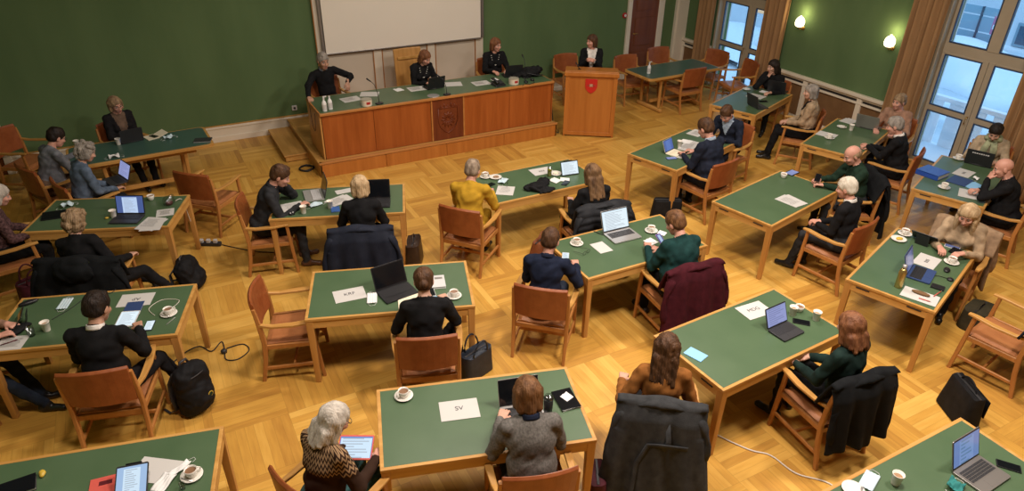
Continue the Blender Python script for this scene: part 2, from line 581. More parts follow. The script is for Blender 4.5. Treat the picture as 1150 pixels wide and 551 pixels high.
def np_object(name, V, Q, mi, mats, parent=None, loc=None, rz=None, smooth=True):
    me = bpy.data.meshes.new(name)
    me.vertices.add(len(V)); me.vertices.foreach_set('co', np.asarray(V, np.float32).ravel())
    me.loops.add(Q.size); me.loops.foreach_set('vertex_index', np.asarray(Q, np.int32).ravel())
    me.polygons.add(len(Q))
    me.polygons.foreach_set('loop_start', np.arange(0, Q.size, 4, dtype=np.int32))
    me.polygons.foreach_set('loop_total', np.full(len(Q), 4, np.int32))
    for q in (mats if isinstance(mats, (list, tuple)) else [mats]): me.materials.append(M[q])
    me.polygons.foreach_set('material_index', np.asarray(mi, np.int32))
    me.polygons.foreach_set('use_smooth', [smooth] * len(Q))
    me.update(calc_edges=True)
    o = bpy.data.objects.new(name, me)
    COL.objects.link(o)
    if parent: o.parent = parent
    if loc is not None: o.location = loc
    if rz is not None: o.rotation_euler = (0, 0, rz)
    return o

def sdf_part(name, sdf, h, mats, parent=None, noise=None, loc=None, rz=None):
    V, Q, mi, C = sdf.mesh(h, noise)
    return np_object(name, V, Q, mi, mats, parent, loc, rz)

# ------------------------------------------------------------------ the room (x along the green rear wall, y towards it)
XL, XR, YF, YB, ZC = -3.2, 11.05, -2.6, 12.39, 6.3
struct('floor', MB().box(((XL + XR) / 2, (YF + YB) / 2, -.05), (XR - XL + .6, YB - YF + .6, .1)), 'parquet')
struct('ceiling', MB().box(((XL + XR) / 2, (YF + YB) / 2, ZC + .05), (XR - XL + .6, YB - YF + .6, .1)), 'ceiling_paint')
struct('wall_rear', MB().box(((XL + XR) / 2, YB + .1, ZC / 2), (XR - XL + .8, .2, ZC)), 'wall_cloth')
struct('wall_left', MB().box((XL - .1, (YF + YB) / 2, ZC / 2), (.2, YB - YF + .4, ZC)), 'wall_cloth')
struct('wall_front', MB().box(((XL + XR) / 2, YF - .1, ZC / 2), (XR - XL + .8, .2, ZC)), 'dark_wall')
W1, W2, WT = (9.93, 11.33), (5.02, 6.47), 3.25
w = MB()
for a, b in ((YF - .2, W2[0]), (W2[1], W1[0]), (W1[1], YB + .2)):
    w.box((XR + .15, (a + b) / 2, ZC / 2), (.3, b - a, ZC))
for a, b in (W1, W2):
    w.box((XR + .15, (a + b) / 2, (WT + ZC) / 2), (.3, b - a, ZC - WT))
struct('wall_right', w, 'wall_cloth')

w = MB()
for a, b in ((YF - .2, W2[0]), (W2[1], W1[0]), (W1[1], YB + .2)):
    w.box((XR + .32, (a + b) / 2, ZC / 2), (.03, b - a, ZC))
for a, b in (W1, W2):
    w.box((XR + .32, (a + b) / 2, (WT + ZC) / 2), (.03, b - a, ZC - WT))
struct('wall_outer', w, 'house_white')

# white plinth along the rear wall, oak bead on top
def plinth(name, x0, x1):
    m = MB().box(((x0 + x1) / 2, YB - .012, .14), (x1 - x0, .024, .28)).box(((x0 + x1) / 2, YB - .022, .05), (x1 - x0, .044, .10))
    m.box(((x0 + x1) / 2, YB - .02, .25), (x1 - x0, .04, .03))
    o = struct(name, m, 'cream_paint', bevel=.006)
    MB().box(((x0 + x1) / 2, YB - .015, .288), (x1 - x0, .03, .014)).build('wood_bead', 'oak_x', o)
plinth('baseboard_rear', XL, 2.70)
plinth('baseboard_rear_2', 5.95, 9.40)
# brown door with white casing, then the corner post
dr = struct('door_1', MB().box((9.87, YB - .02, 1.1), (.72, .04, 2.2)), 'door_wood', bevel=.004)
d2 = MB()
for z0, z1 in ((.12, .62), (.78, 1.38), (1.52, 2.1)):
    d2.box((9.87, YB - .045, (z0 + z1) / 2), (.50, .02, z1 - z0))
d2.build('door_panel', 'door_wood', dr, bevel=.012)
MB().box((9.87, YB - .05, .07), (.72, .02, .14)).build('kick_board', 'door_wood', dr)
dk = MB().tube([(9.58, YB - .05, 1.05), (9.58, YB - .09, 1.05), (9.69, YB - .09, 1.05)], .011)
dk.build('door_handle', 'brass', dr, smooth=True)
t = MB().box((9.455, YB - .03, 1.14), (.105, .06, 2.28)).box((10.31, YB - .03, 1.14), (.155, .06, 2.28)).box((9.88, YB - .03, 2.24), (.96, .06, .12))
struct('trim_1', t, 'cream_paint', bevel=.01)
struct('trim_2', MB().box((10.90, YB - .05, 1.65), (.30, .10, 3.3)).box((10.76, YB - .03, 1.65), (.06, .1, 3.3)), 'cream_paint', bevel=.012)
dd = struct('door_2', MB().box((-2.75, YB - .03, 1.1), (.95, .06, 2.2)), 'door_wood', bevel=.01)
MB().box((-2.22, YB - .04, 1.15), (.11, .08, 2.3)).build('door_casing', 'cream_paint', dd, bevel=.01)
# red alarm button beside the door
al = thing('alarm_button', 'small round red alarm button on the green wall beside the brown door', 'alarm', (9.345, YB, 1.45))
MB().lathe([(.001, 0), (.055, 0), (.06, .015), (.052, .035), (.001, .04)], 24).xform(Matrix.Rotation(PI / 2, 4, 'X')).build('housing', 'red_alarm', al, smooth=False)
MB().lathe([(.001, .035), (.03, .038), (.026, .05), (.001, .052)], 20).xform(Matrix.Rotation(PI / 2, 4, 'X')).build('push_disc', 'light_grey', al)

# white panelled field behind the projection screen
pb = MB().box((4.32, YB - .02, 1.9), (3.24, .04, 3.8))
pf = struct('trim_3', pb, 'white_board')
for x, wd, ma in ((2.755, .09, 'cream_paint'), (3.79, .15, 'cream_paint'), (4.84, .15, 'cream_paint'), (5.85, .16, 'cream_paint')):
    MB().box((x, YB - .05, 1.9), (wd, .03, 3.8)).build('panel_stile', ma, pf, bevel=.004)
for x in (2.70, 3.705, 3.875, 4.755, 4.925, 5.76):
    MB().box((x, YB - .062, 1.9), (.014, .02, 3.8)).build('wood_strip', 'desk_trim', pf)
sc = thing('projection_screen', 'large blank cream projection screen hanging on the panelled wall behind the high desk', 'screen', (4.345, YB - .12, 1.32))
MB().box((0, 0, 1.25), (3.01, .012, 2.46)).build('screen_fabric', 'screen_cloth', sc)
MB().box((0, -.005, .012), (3.03, .035, .028)).build('bottom_bar', 'grey_metal', sc, bevel=.006)
for s in (-1, 1):
    MB().box((s * 1.545, .02, 1.28), (.05, .07, 2.52)).build('side_rail', 'grey_metal', sc, bevel=.008)
so = thing('wall_socket', 'small white wall socket low on the green wall left of the high desk', 'socket', (2.18, YB, .42))
MB().box((0, -.012, 0), (.09, .024, .09)).build('plate', 'light_grey', so, bevel=.008)
MB().lathe([(.001, 0), (.022, .0), (.022, .006), (.001, .008)], 16).xform(Matrix.Translation((0, -.022, 0)) @ Matrix.Rotation(PI / 2, 4, 'X')).build('outlet', 'dark_plastic', so)

# right wall: white rails over brown panels
def wainscot(i, y0, y1, posts):
    L, c = y1 - y0, (y0 + y1) / 2
    o = struct('trim_%d' % i, MB().box((XR - .045, c, .815), (.09, L, .055)).box((XR - .02, c, .765), (.04, L, .05)), 'cream_paint', bevel=.01)
    MB().box((XR - .035, c, .68), (.05, L, .035)).build('lower_rail', 'cream_paint', o, bevel=.006)
    MB().box((XR - .01, c, .37), (.02, L, .62)).build('panel', 'brown_panel', o)
    MB().box((XR - .012, c, .725), (.012, L, .055)).build('vent_slot', 'black_plastic', o)
    MB().box((XR - .04, c, .035), (.06, L, .07)).build('plinth_rail', 'cream_paint', o, bevel=.006)
    for y in posts:
        MB().box((XR - .032, y, .4), (.045, .10, .75)).build('post', 'cream_paint', o, bevel=.004)
wainscot(4, 6.55, 9.85, (6.62, 7.55, 8.75, 9.78))
wainscot(5, 11.40, YB - .02, (11.45, 12.3))
wainscot(6, YF, 4.95, (4.88, 3.6, 2.4))

# French windows
plain('car_blue', (.05, .10, .20), .3)
plain('gasket_blue', (.03, .06, .13), .4)
def GK(o, x, a, b, z0, z1):
    g = MB()
    for y in (a + .008, b - .008): g.box((x - .05, y, (z0 + z1) / 2), (.03, .016, z1 - z0))
    for z in (z0 + .008, z1 - .008): g.box((x - .05, (a + b) / 2, z), (.03, b - a - .03, .016))
    g.build('gasket', 'gasket_blue', o)
def window(i, y0, y1, c0, c1):
    o = thing('window_%d' % i, None, None)
    del_ = o
    o['kind'] = 'structure'
    x = XR + .12
    f = MB()
    f.box((x, y0 + .035, WT / 2), (.09, .07, WT)).box((x, y1 - .035, WT / 2), (.09, .07, WT)).box((x, (y0 + y1) / 2, WT - .04), (.09, y1 - y0, .08))
    f.box((x, (y0 + y1) / 2, .035), (.10, y1 - y0, .07)).box((x, (y0 + y1) / 2, 1.91), (.10, y1 - y0, .16))
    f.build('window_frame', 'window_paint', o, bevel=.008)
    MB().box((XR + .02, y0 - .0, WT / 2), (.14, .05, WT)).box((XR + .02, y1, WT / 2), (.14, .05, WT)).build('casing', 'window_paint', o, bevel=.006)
    for s, (a, b) in ((-1, (y0 + .05, c0 - .005)), (1, (c1 + .005, y1 - .05))):
        pass
    mid = (c0 + c1) / 2
    for (a, b) in ((y0 + .06, mid - .003), (mid + .003, y1 - .06)):
        ga, gb = (a + .02, c0) if b < mid + .0 else (c1, b - .02)
        sash = MB()
        sash.box((x - .03, (a + ga) / 2, .955), (.05, max(ga - a, .01), 1.77)).box((x - .03, (b + gb) / 2, .955), (.05, max(b - gb, .01), 1.77))
        sash.box((x - .03, (ga + gb) / 2, .96), (.05, gb - ga, .09)).box((x - .03, (ga + gb) / 2, .085), (.05, gb - ga, .05)).box((x - .03, (ga + gb) / 2, 1.825), (.05, gb - ga, .03))
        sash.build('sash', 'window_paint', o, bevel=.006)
        for z0, z1 in ((.11, .915), (1.005, 1.81)):
            MB().box((x - .03, (ga + gb) / 2, (z0 + z1) / 2), (.008, gb - ga, z1 - z0)).build('pane', 'pane_glass', o)
            GK(o, x, ga, gb, z0, z1)
        GK(o, x, ga, gb, 1.995, 3.165)
        MB().box((x - .03, (ga + gb) / 2, 2.58), (.008, gb - ga, 1.17)).build('pane', 'pane_glass', o)
        top = MB().box((x - .03, a if b < mid else b, 2.6), (.05, .03, 1.24))
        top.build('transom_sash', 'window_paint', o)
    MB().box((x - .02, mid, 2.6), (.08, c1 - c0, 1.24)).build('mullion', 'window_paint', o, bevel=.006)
    hb = MB().tube([(x - .055, mid + .03, .98), (x - .10, mid + .03, .98), (x - .10, mid + .03, .87)], .010)
    hb.build('window_handle', 'brass', o, smooth=True)
window(1, 9.93, 11.33, 10.39, 10.59)
window(2, 5.02, 6.47, 5.62, 5.80)

# curtains
def curtain(y0, y1, folds, label, lean=.0):
    o = thing('curtain', label, 'curtain', (XR - .13, (y0 + y1) / 2, 0), 0, None)
    Wd = y1 - y0
    def fn(u, v):
        ph = u * folds * 2 * PI
        a = .045 * (1 - .25 * v) + .01 * math.sin(3 * ph * .37)
        return (a * math.sin(ph + .5 * math.sin(v * 2.2)) - .012 * math.sin(v * 3), (u - .5) * Wd * (1 - .04 * math.sin(v * PI * .8)) + .012 * math.sin(ph * .5 + v * 4), .03 + v * 3.5)
    MB().sheet(fn, folds * 14, 14).build('fabric', 'curtain_cloth', o, smooth=True, solid=.006)
    MB().tube([(0, -Wd / 2 - .1, 3.55), (0, Wd / 2 + .1, 3.55)], .015).build('rod', 'brass', o)
curtain(11.34, 11.82, 4, 'tan curtain left of the window by the far corner of the room')
curtain(9.40, 10.0, 5, 'tan curtain between the far window and the first wall lamp')
curtain(6.44, 7.04, 5, 'tan curtain left of the big near window beside the second wall lamp')
curtain(4.42, 5.12, 6, 'tan curtain at the right edge of the big near window')

# wall lamps
def sconce(y, z, label):
    o = thing('wall_lamp', label, 'lamp', (XR, y, z), 0, 'brass wall lamps')
    Y = Matrix.Rotation(-PI / 2, 4, 'Y')
    MB().lathe([(.001, 0), (.042, 0), (.040, .012), (.018, .022), (.001, .024)], 20).xform(Matrix.Translation((0, 0, -.08)) @ Y).build('back_plate', 'brass', o, smooth=True)
    MB().tube([(-.02, 0, -.08), (-.07, 0, -.10), (-.11, 0, -.09), (-.12, 0, -.06)], .009).build('arm', 'brass', o, smooth=True)
    MB().lathe([(.001, -.075), (.03, -.07), (.045, -.055), (.04, -.045), (.001, -.045)], 20, (-.12, 0, 0)).build('cup', 'brass', o, smooth=True)
    sh = MB().lathe([(.045, -.05), (.075, -.03), (.088, .02), (.078, .075), (.05, .115), (.018, .13), (.014, .145), (.001, .148)], 24, (-.12, 0, 0)).build('shade', 'lamp_shade', o, smooth=True)
    l = bpy.data.lights.new('lamp_glow', 'POINT'); l.energy = 5.0; l.color = (1, .78, .42); l.shadow_soft_size = .09
    lo = bpy.data.objects.new('lamp_glow', l); COL.objects.link(lo); lo.parent = o; lo.location = (-.13, 0, .19)
m_, nt_, b_ = new_mat('lamp_shade')
b_.inputs['Base Color'].default_value = (.9, .8, .6, 1)
b_.inputs['Emission Color'].default_value = (1, .86, .58, 1)
b_.inputs['Emission Strength'].default_value = 3.2
sconce(9.11, 1.76, 'lit brass wall lamp with tulip shade beside the far window curtain')
sconce(7.24, 1.80, 'lit brass wall lamp with tulip shade beside the big near window curtain')

# outside in the snow
ZO = -1.2
struct('ground', MB().box((30, 10, ZO - .1), (37, 90, .2)), 'snow_street')
sb = Sdf(.4).ell((21.2, 12.2, ZO), (1.2, 2.6, 1.05)).ell((20.4, 8.6, ZO), (1.0, 2.2, .4)).ell((18.2, 17.6, ZO), (1.1, 1.6, .55)).ell((16.8, 15.6, ZO), (.8, 1.2, .3))
V, Q, mi, C = sb.mesh(.12, wrinkle(.02, .06))
tag(np_object('snow_bank', V, Q, mi, 'snow'), 'ploughed bank of snow along the far side of the street outside', 'snow', kind='structure')
hs = thing('house', 'white building across the snowy street outside the near window', 'building', (27, 9, ZO))
MB().box((1, 4.0, 3.5), (2, 17, 7)).build('wall', 'house_white', hs)
for y, z in ((-1.6, 1.2), (1.2, 1.2), (3.75, .42)):
    MB().box((-.03, y, z), (.06, 1.2, .78)).build('window_frame', 'fence_blue', hs, bevel=.01)
    MB().box((-.07, y, z), (.02, 1.0, .6)).build('window_pane', 'house_window', hs)
hz_ = thing('house', 'bluish building with one lit window outside the far window', 'building', (20.5, 19.2, ZO))
MB().box((1, 0, 1.2), (2, 6, 2.4)).build('wall', 'house_white', hz_)
MB().box((.6, 0, 2.8), (3.2, 6.6, 1.2)).build('roof', 'fence_blue', hz_, bevel=.05)
MB().box((-.02, -.5, 1.0), (.04, 1.2, .7)).build('lit_window', 'lit_window', hz_)
fb = thing('street_fence', 'blue grey panel fence beyond the snowy street', 'fence', (22.0, 11.95, ZO))
for k in range(2):
    for z0, z1 in ((.90, 1.22), (1.27, 1.68), (1.73, 1.95)):
        MB().box((0, -.42 + k * .86, (z0 + z1) / 2), (.05, .80, z1 - z0)).build('panel', 'fence_blue', fb)
for k in range(3):
    MB().box((-.02, -.86 + k * .86, .98), (.07, .05, 1.96)).build('post', 'dark_post', fb)
pl = thing('sign_post', 'thin dark pole with a small red sign outside the near window', 'sign', (21.4, 11.10, ZO))
MB().tube([(0, 0, 0), (0, 0, 4.5)], .035).build('pole', 'dark_post', pl)
MB().box((-.05, .0, 1.62), (.03, .28, .50)).build('sign_plate', 'sign_red', pl, bevel=.01)
MB().box((-.07, .0, 1.58), (.012, .20, .12)).build('sign_panel', 'house_white', pl)
st = thing('street_post', 'dark street post with a cross arm outside the far window', 'post', (17.6, 16.0, ZO))
MB().beam([(0, 0, 0), (0, 0, 1.7)], .14, .14).build('pole', 'dark_post', st)
MB().beam([(0, -.5, 1.6), (0, .5, 1.62)], .12, .12).build('cross_arm', 'dark_post', st)
bl = thing('balustrade', 'white balcony balustrade with flat slats just outside the near window', 'balustrade', (12.25, 5.6, ZO))
MB().box((0, 0, 2.02), (.12, 4.4, .08)).build('top_rail', 'balustrade_white', bl, bevel=.01)
MB().box((0, 0, .7), (.08, 4.4, .08)).build('bottom_rail', 'balustrade_white', bl, bevel=.01)
for k in range(12):
    MB().box((0, -2.1 + k * .38, 1.36), (.04, .26, 1.28)).build('slat', 'balustrade_white', bl, bevel=.006)
struct('balcony_slab', MB().box((11.85, 8.2, -.10), (.95, 9, .2)), 'snow')

# ------------------------------------------------------------------ platform, high desk, lectern
pf = thing('platform', 'low oak platform with a side step under the long high desk', 'platform', (2.03, 10.06, 0))
PW, PD, PH = 4.27, YB - 10.06 - .05, .25
MB().box((PW / 2, PD / 2, PH - .02), (PW - .04, PD - .04, .04)).build('deck', 'oak_x', pf)
for a, b in ((0, 1.06), (1.065, 2.12), (2.125, 3.2), (3.205, PW)):
    MB().box(((a + b) / 2, .012, .105), (b - a, .024, .21)).build('riser_panel', 'podium_wood', pf, bevel=.003)
MB().box((PW / 2, .02, PH - .016), (PW + .03, .06, .036)).build('nosing', 'desk_trim', pf, bevel=.008)
MB().box((.012, PD / 2, .105), (.024, PD, .21)).build('side_panel', 'oak_y', pf)
MB().box((.01, PD / 2, PH - .016), (.06, PD, .036)).build('side_nosing', 'oak_y', pf, bevel=.008)
MB().box((PW - .012, PD / 2, .105), (.024, PD, .21)).build('side_panel', 'oak_y', pf)
stp = MB().box((-.18, .85 + .68, .06), (.36, 1.34, .09))
stp.build('step', 'oak_y', pf, bevel=.006)
MB().box((-.19, .85 + .68, .115), (.38, 1.38, .03)).build('step_tread', 'oak_y', pf, bevel=.006)

dk = thing('high_desk', 'long high wooden desk with green top and a carved crest panel on the platform', 'desk', (2.13, 10.12, PH))
DW, DD, DH = 4.12, .88, .75
MB().box((DW / 2, DD / 2, DH - .02), (DW, DD, .04)).build('top_frame', 'desk_trim', dk, bevel=.006)
MB().box((DW / 2, DD / 2 + .005, DH + .001), (DW - .05, DD - .06, .004)).build('green_top', 'green_lino', dk)
for a, b in ((0.02, .84), (.845, 1.80), (2.40, 3.25), (3.255, DW - .02)):
    MB().box(((a + b) / 2, .055, .355), (b - a, .03, .70)).build('front_panel', 'desk_front', dk, bevel=.003)
MB().box((1.815, .045, .355), (.025, .04, .70)).box((2.385, .045, .355), (.025, .04, .70)).build('stile', 'desk_trim', dk)
cp = MB().box((2.10, .05, .355), (.55, .03, .70)).build('crest_panel', 'crest_panel', dk)
cr = MB()
sh = [(-.17, .20), (.17, .20), (.17, -.02), (.13, -.13), (.06, -.20), (0, -.235), (-.06, -.20), (-.13, -.13), (-.17, -.02)]
pts = [(2.10 + x, .032, .35 + z) for x, z in sh]
cr.tube(pts + [pts[0]], .011, 6)
for k in range(12):
    a = 2 * PI * k / 12
    cr.tube([(2.10 + .03 * math.cos(a), .032, .35 + .03 * math.sin(a)), (2.10 + .12 * math.cos(a), .032, .35 + .13 * math.sin(a))], [.006, .013], 6)
ring = [(2.10 + .085 * math.cos(2 * PI * k / 20), .032, .35 + .09 * math.sin(2 * PI * k / 20)) for k in range(21)]
cr.tube(ring, .007, 6)
for k in range(5):
    x = 2.10 - .12 + .06 * k
    cr.tube([(x, .032, .56), (x, .032, .60 + .025 * (k % 2))], [.014, .008], 6)
cr.tube([(1.96, .032, .56), (2.24, .032, .56)], .012, 6)
cr.build('crest_relief', 'crest_panel', cp, smooth=True)
for x in (.018, DW - .018):
    MB().box((x, DD / 2, .355), (.036, DD - .08, .70)).build('end_panel', 'oak_z' if x < 1 else 'desk_front', dk, bevel=.003)
MB().box((DW / 2, DD - .1, .45), (DW - .08, .02, .5)).build('modesty_board', 'desk_front', dk)

lc = thing('lectern', 'tall oak lectern with a red shield on its front', 'lectern', (6.91, 9.95, 0), math.atan2(.832, .553) - PI / 2)
# local: -y faces the hall
MB().box((0, -.20, .575), (.84, .03, 1.10)).build('front_panel', 'podium_wood', lc, bevel=.004)
for s in (-1, 1):
    MB().box((s * .435, 0, .565), (.035, .44, 1.13)).build('side_panel', 'podium_wood', lc, bevel=.005)
    MB().box((s * .415, -.222, .585), (.075, .02, 1.11)).build('front_stile', 'podium_wood', lc, bevel=.004)
MB().box((0, -.222, .06), (.78, .02, .07)).build('front_rail', 'podium_wood', lc, bevel=.004)
MB().box((0, .02, 1.150), (.93, .46, .03), Matrix.Rotation(-.10, 3, 'X')).build('reading_top', 'podium_wood', lc, bevel=.006)
MB().box((0, -.235, 1.142), (.95, .05, .08)).build('front_lip', 'podium_wood', lc, bevel=.012)
MB().box((0, .1, .7), (.83, .35, .02)).build('shelf', 'podium_wood', lc)
shp = [(-.105, .115), (.105, .115), (.105, -.02), (.085, -.075), (.045, -.115), (0, -.14), (-.045, -.115), (-.085, -.075), (-.105, -.02)]
sd = MB().prism(shp, 0, .014).xform(Matrix.Translation((.0, -.216, .945)) @ Matrix.Rotation(PI / 2, 4, 'X')).build('shield', 'red_enamel', lc, bevel=.002)
em = MB().lathe([(.001, 0), (.026, 0), (.024, .006), (.001, .008)], 16)
for k in range(3): em.beam([(-.075, 0, .003), (.075, 0, .003)], .006, .006)
em.beam([(-.03, -.022, .004), (.03, .022, .004)], .012, .008).beam([(-.03, .022, .004), (.03, -.022, .004)], .012, .008)
em.xform(Matrix.Translation((.0, -.231, .95)) @ Matrix.Rotation(PI / 2, 4, 'X')).build('emblem', 'shield_device', sd)

# ------------------------------------------------------------------ tables
def make_table():
    L, D, H = 1.56, .84, .75
    o = thing('meeting_table', None, 'table')
    fr = MB()
    w_ = .028
    fr.box((0, D / 2 - w_ / 2, H - .014), (L, w_, .028)).box((0, -D / 2 + w_ / 2, H - .014), (L, w_, .028))
    fr.box((L / 2 - w_ / 2, 0, H - .014), (w_, D - 2 * w_, .028)).box((-L / 2 + w_ / 2, 0, H - .014), (w_, D - 2 * w_, .028))
    fr.build('edge_band', 'oak_x', o, bevel=.003)
    MB().box((0, 0, H - .013), (L - 2 * w_, D - 2 * w_, .024)).build('green_top', 'green_lino', o)
    for s in (-1, 1):
        MB().box((0, s * (D / 2 - .02), H - .068), (L - .13, .024, .08)).build('apron', 'oak_x', o, bevel=.002)
        a = MB().box((s * (L / 2 - .02), 0, H - .068), (.024, D - .13, .08)).build('apron', 'oak_y', o, bevel=.002)
        if s < 0:
            for q in (-.24, .24): MB().box((s * (L / 2 - .0065), q, H - .05), (.006, .13, .012)).build('finger_slot', 'rubber', a)
        for q in (-1, 1):
            cx, cy = s * (L / 2 - .036), q * (D / 2 - .036)
            MB().loft([[(cx - .024 + .0 * s, cy - .024, 0), (cx + .024, cy - .024, 0), (cx + .024, cy + .024, 0), (cx - .024, cy + .024, 0)],
                       [(cx - .033, cy - .033, H - .03), (cx + .033, cy - .033, H - .03), (cx + .033, cy + .033, H - .03), (cx - .033, cy + .033, H - .03)]]).build('leg', 'oak_z', o, bevel=.005)
    return o
TABLES = {
 'SV': (1.667, 3.529, -.287, 'green topped oak meeting table with the SV placard'),
 'KRF': (1.625, 5.492, -.323, 'green topped oak meeting table with the KRF placard'),
 'L3': (-.760, 8.489, -.369, 'green topped oak table with the mail laptop and a plastic bag'),
 'AP': (-.907, 6.255, -.300, 'green topped oak table of the man in black suit with the AP placard'),
 'BL': (-.942, 4.057, -.230, 'green topped oak table with the red booklet in the bottom corner of the hall'),
 'C5': (1.719, 7.618, -.344, 'green topped oak table where the man in dark suit writes with hand on chin'),
 'Y6': (4.165, 7.107, .004, 'green topped oak table of the person in the mustard yellow jacket'),
 'M7': (4.221, 5.173, -.008, 'green topped oak table with the open silver laptop and two coffee cups'),
 'MDG': (4.247, 3.344, .054, 'green topped oak meeting table with the MDG placard'),
 'BR': (4.130, 1.410, .0, 'green topped oak table at the very bottom with the steel laptop and a green mask'),
 'E9': (6.650, 5.330, .210, 'nearly bare green topped oak table with two sheets of paper and a small tablet'),
 'S10': (6.655, 7.126, .282, 'green topped oak table with the small white tablet in front of two men in navy'),
 'R14': (6.658, 3.443, .323, 'green topped oak table with the gold bottle and dark blue laptop'),
 'U11': (9.284, 8.400, .36, 'green topped oak table nearest the far window curtain'),
 'V12': (9.240, 6.380, .36, 'green topped oak table with the grey laptop near the white wall rail'),
 'B13': (9.290, 4.600, .36, 'green topped oak table with the thick blue binder by the big window'),
}
tp = make_table()
for kk, (x, y, th, lab) in TABLES.items():
    place(tp, (x, y, 0), th, lab, 'meeting tables')

def make_trestle_table():
    L, D, H = 1.85, .84, .75
    o = thing('trestle_table', None, 'table')
    MB().rounded(0, 0, L, D, H - .05, H - .004, .09, n=6).build('edge_frame', 'oak_x', o, bevel=.006)
    MB().rounded(0, 0, L - .07, D - .07, H - .006, H, .07, n=6).build('table_top', 'teal_lino', o)
    for s in (-1, 1):
        for q in (-1, 1):
            MB().beam([(s * (L / 2 - .42), q * .27, .09), (s * (L / 2 - .40), q * .29, H - .05)], .05, .05).build('leg', 'oak_z', o, bevel=.004)
        MB().beam([(s * (L / 2 - .42), -.36, .045), (s * (L / 2 - .42), .36, .045)], .06, .07).build('foot', 'oak_y', o, bevel=.008)
    MB().beam([(-(L / 2 - .42), 0, .16), (L / 2 - .42, 0, .16)], .05, .07).build('stretcher', 'oak_x', o, bevel=.005)
    for q in (-1, 1):
        MB().box((0, q * .3, H - .085), (L - .5, .024, .07)).build('rail', 'oak_x', o)
    return o
tr = make_trestle_table()
place(tr, (9.317, 10.60, 0), .032, 'dark teal topped trestle table among empty chairs in the far corner', 'trestle tables')
place(tr, (-.33, 10.62, 0), .06, 'dark teal topped trestle table along the green wall at the upper left', 'trestle tables')

# ------------------------------------------------------------------ armchairs (face +x)
def make_chair():
    o = thing('armchair', None, 'chair')
    seat = MB()
    def fs(u, v):
        x, y = -.22 + .47 * u, (v - .5) * (.50 - .03 * (1 - u))
        e = min(1, 8 * min(v, 1 - v), 8 * min(u, 1 - u) + .15)
        return (x, y, .432 + .026 * math.sqrt(max(e, 0)) - .02 * (1 - u) - .018 * max(0, (u - .85) / .15) ** 2 - .012 * math.cos((v - .5) * PI))
    def fb(u, v):
        x, y = -.22 + .47 * u, (v - .5) * (.50 - .03 * (1 - u))
        return (x, y, .395 - .015 * (1 - u))
    seat.sheet(fs, 12, 12)
    seat.sheet(lambda u, v: fb(1 - u, v), 12, 12)
    for (a, b) in (((0, None), 0), ((1, None), 0)):
        pass
    n = 12
    def wall(pairs):
        vs, fcs = [], []
        for p, q in pairs: vs += [p, q]
        for i in range(len(pairs) - 1): fcs.append((2 * i, 2 * i + 1, 2 * i + 3, 2 * i + 2))
        seat.add(vs, fcs)
    wall([(fs(i / n, 0), fb(i / n, 0)) for i in range(n + 1)])
    wall([(fb(i / n, 1), fs(i / n, 1)) for i in range(n + 1)])
    wall([(fb(0, i / n), fs(0, i / n)) for i in range(n + 1)])
    wall([(fs(1, i / n), fb(1, i / n)) for i in range(n + 1)])
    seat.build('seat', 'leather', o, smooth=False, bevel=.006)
    bk = MB()
    def back(u, v, t):
        y = (u - .5) * (.505 + .02 * v)
        z = .520 + .365 * v
        x = -.240 - .045 * v - .045 * (1 - (2 * u - 1) ** 2) + t
        return (x, y, z + (.012 * (1 - (2 * u - 1) ** 2) if v > .9 else 0))
    N = 10
    rings = []
    for i in range(N + 1):
        u = i / N
        r = [back(u, v, .018) for v in (0, .05, .35, .65, .95)] + [tuple(np.add(back(u, 1, .006), (0, 0, .006)))] + [back(u, v, -.018) for v in (.96, .65, .35, .05, 0)]
        rings.append(r)
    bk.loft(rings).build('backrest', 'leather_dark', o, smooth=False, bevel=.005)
    for s in (-1, 1):
        MB().beam([(-.300, s * .262, 0), (-.250, s * .265, .25), (-.232, s * .268, .45), (-.245, s * .27, .62), (-.272, s * .27, .83)], [.036, .042, .046, .044, .03], [.030, .034, .036, .034, .026], up=(0, 1, 0)).build('rear_post', 'teak', o, smooth=False)
        MB().beam([(.265, s * .272, 0), (.235, s * .275, .35), (.215, s * .278, .645)], [.034, .040, .036], [.028, .034, .032], up=(0, 1, 0)).build('front_leg', 'teak', o)
        MB().beam([(-.262, s * .270, .655), (-.13, s * .285, .640), (.05, s * .295, .648), (.20, s * .288, .662), (.275, s * .282, .660)], [.030, .046, .060, .058, .040], [.034, .026, .024, .024, .020]).build('armrest', 'oak_x', o)
        MB().beam([(-.262, s * .262, .15), (.255, s * .272, .17)], .022, .034).build('side_stretcher', 'teak', o)
        MB().beam([(-.225, s * .262, .395), (.225, s * .272, .405)], .022, .05).build('seat_rail', 'teak', o)
    MB().beam([(0, -.262, .155), (0, .262, .155)], .022, .034).build('cross_stretcher', 'teak', o)
    MB().beam([(-.225, -.262, .37), (-.225, .262, .37)], .024, .055).build('rear_rail', 'teak', o)
    MB().beam([(.228, -.27, .385), (.228, .27, .385)], .024, .05).build('front_rail', 'teak', o)
    return o
ch = make_chair()
def chair(x, y, deg, label, group='caramel leather armchairs', z=0):
    return place(ch, (x, y, z), math.radians(deg), label, group)
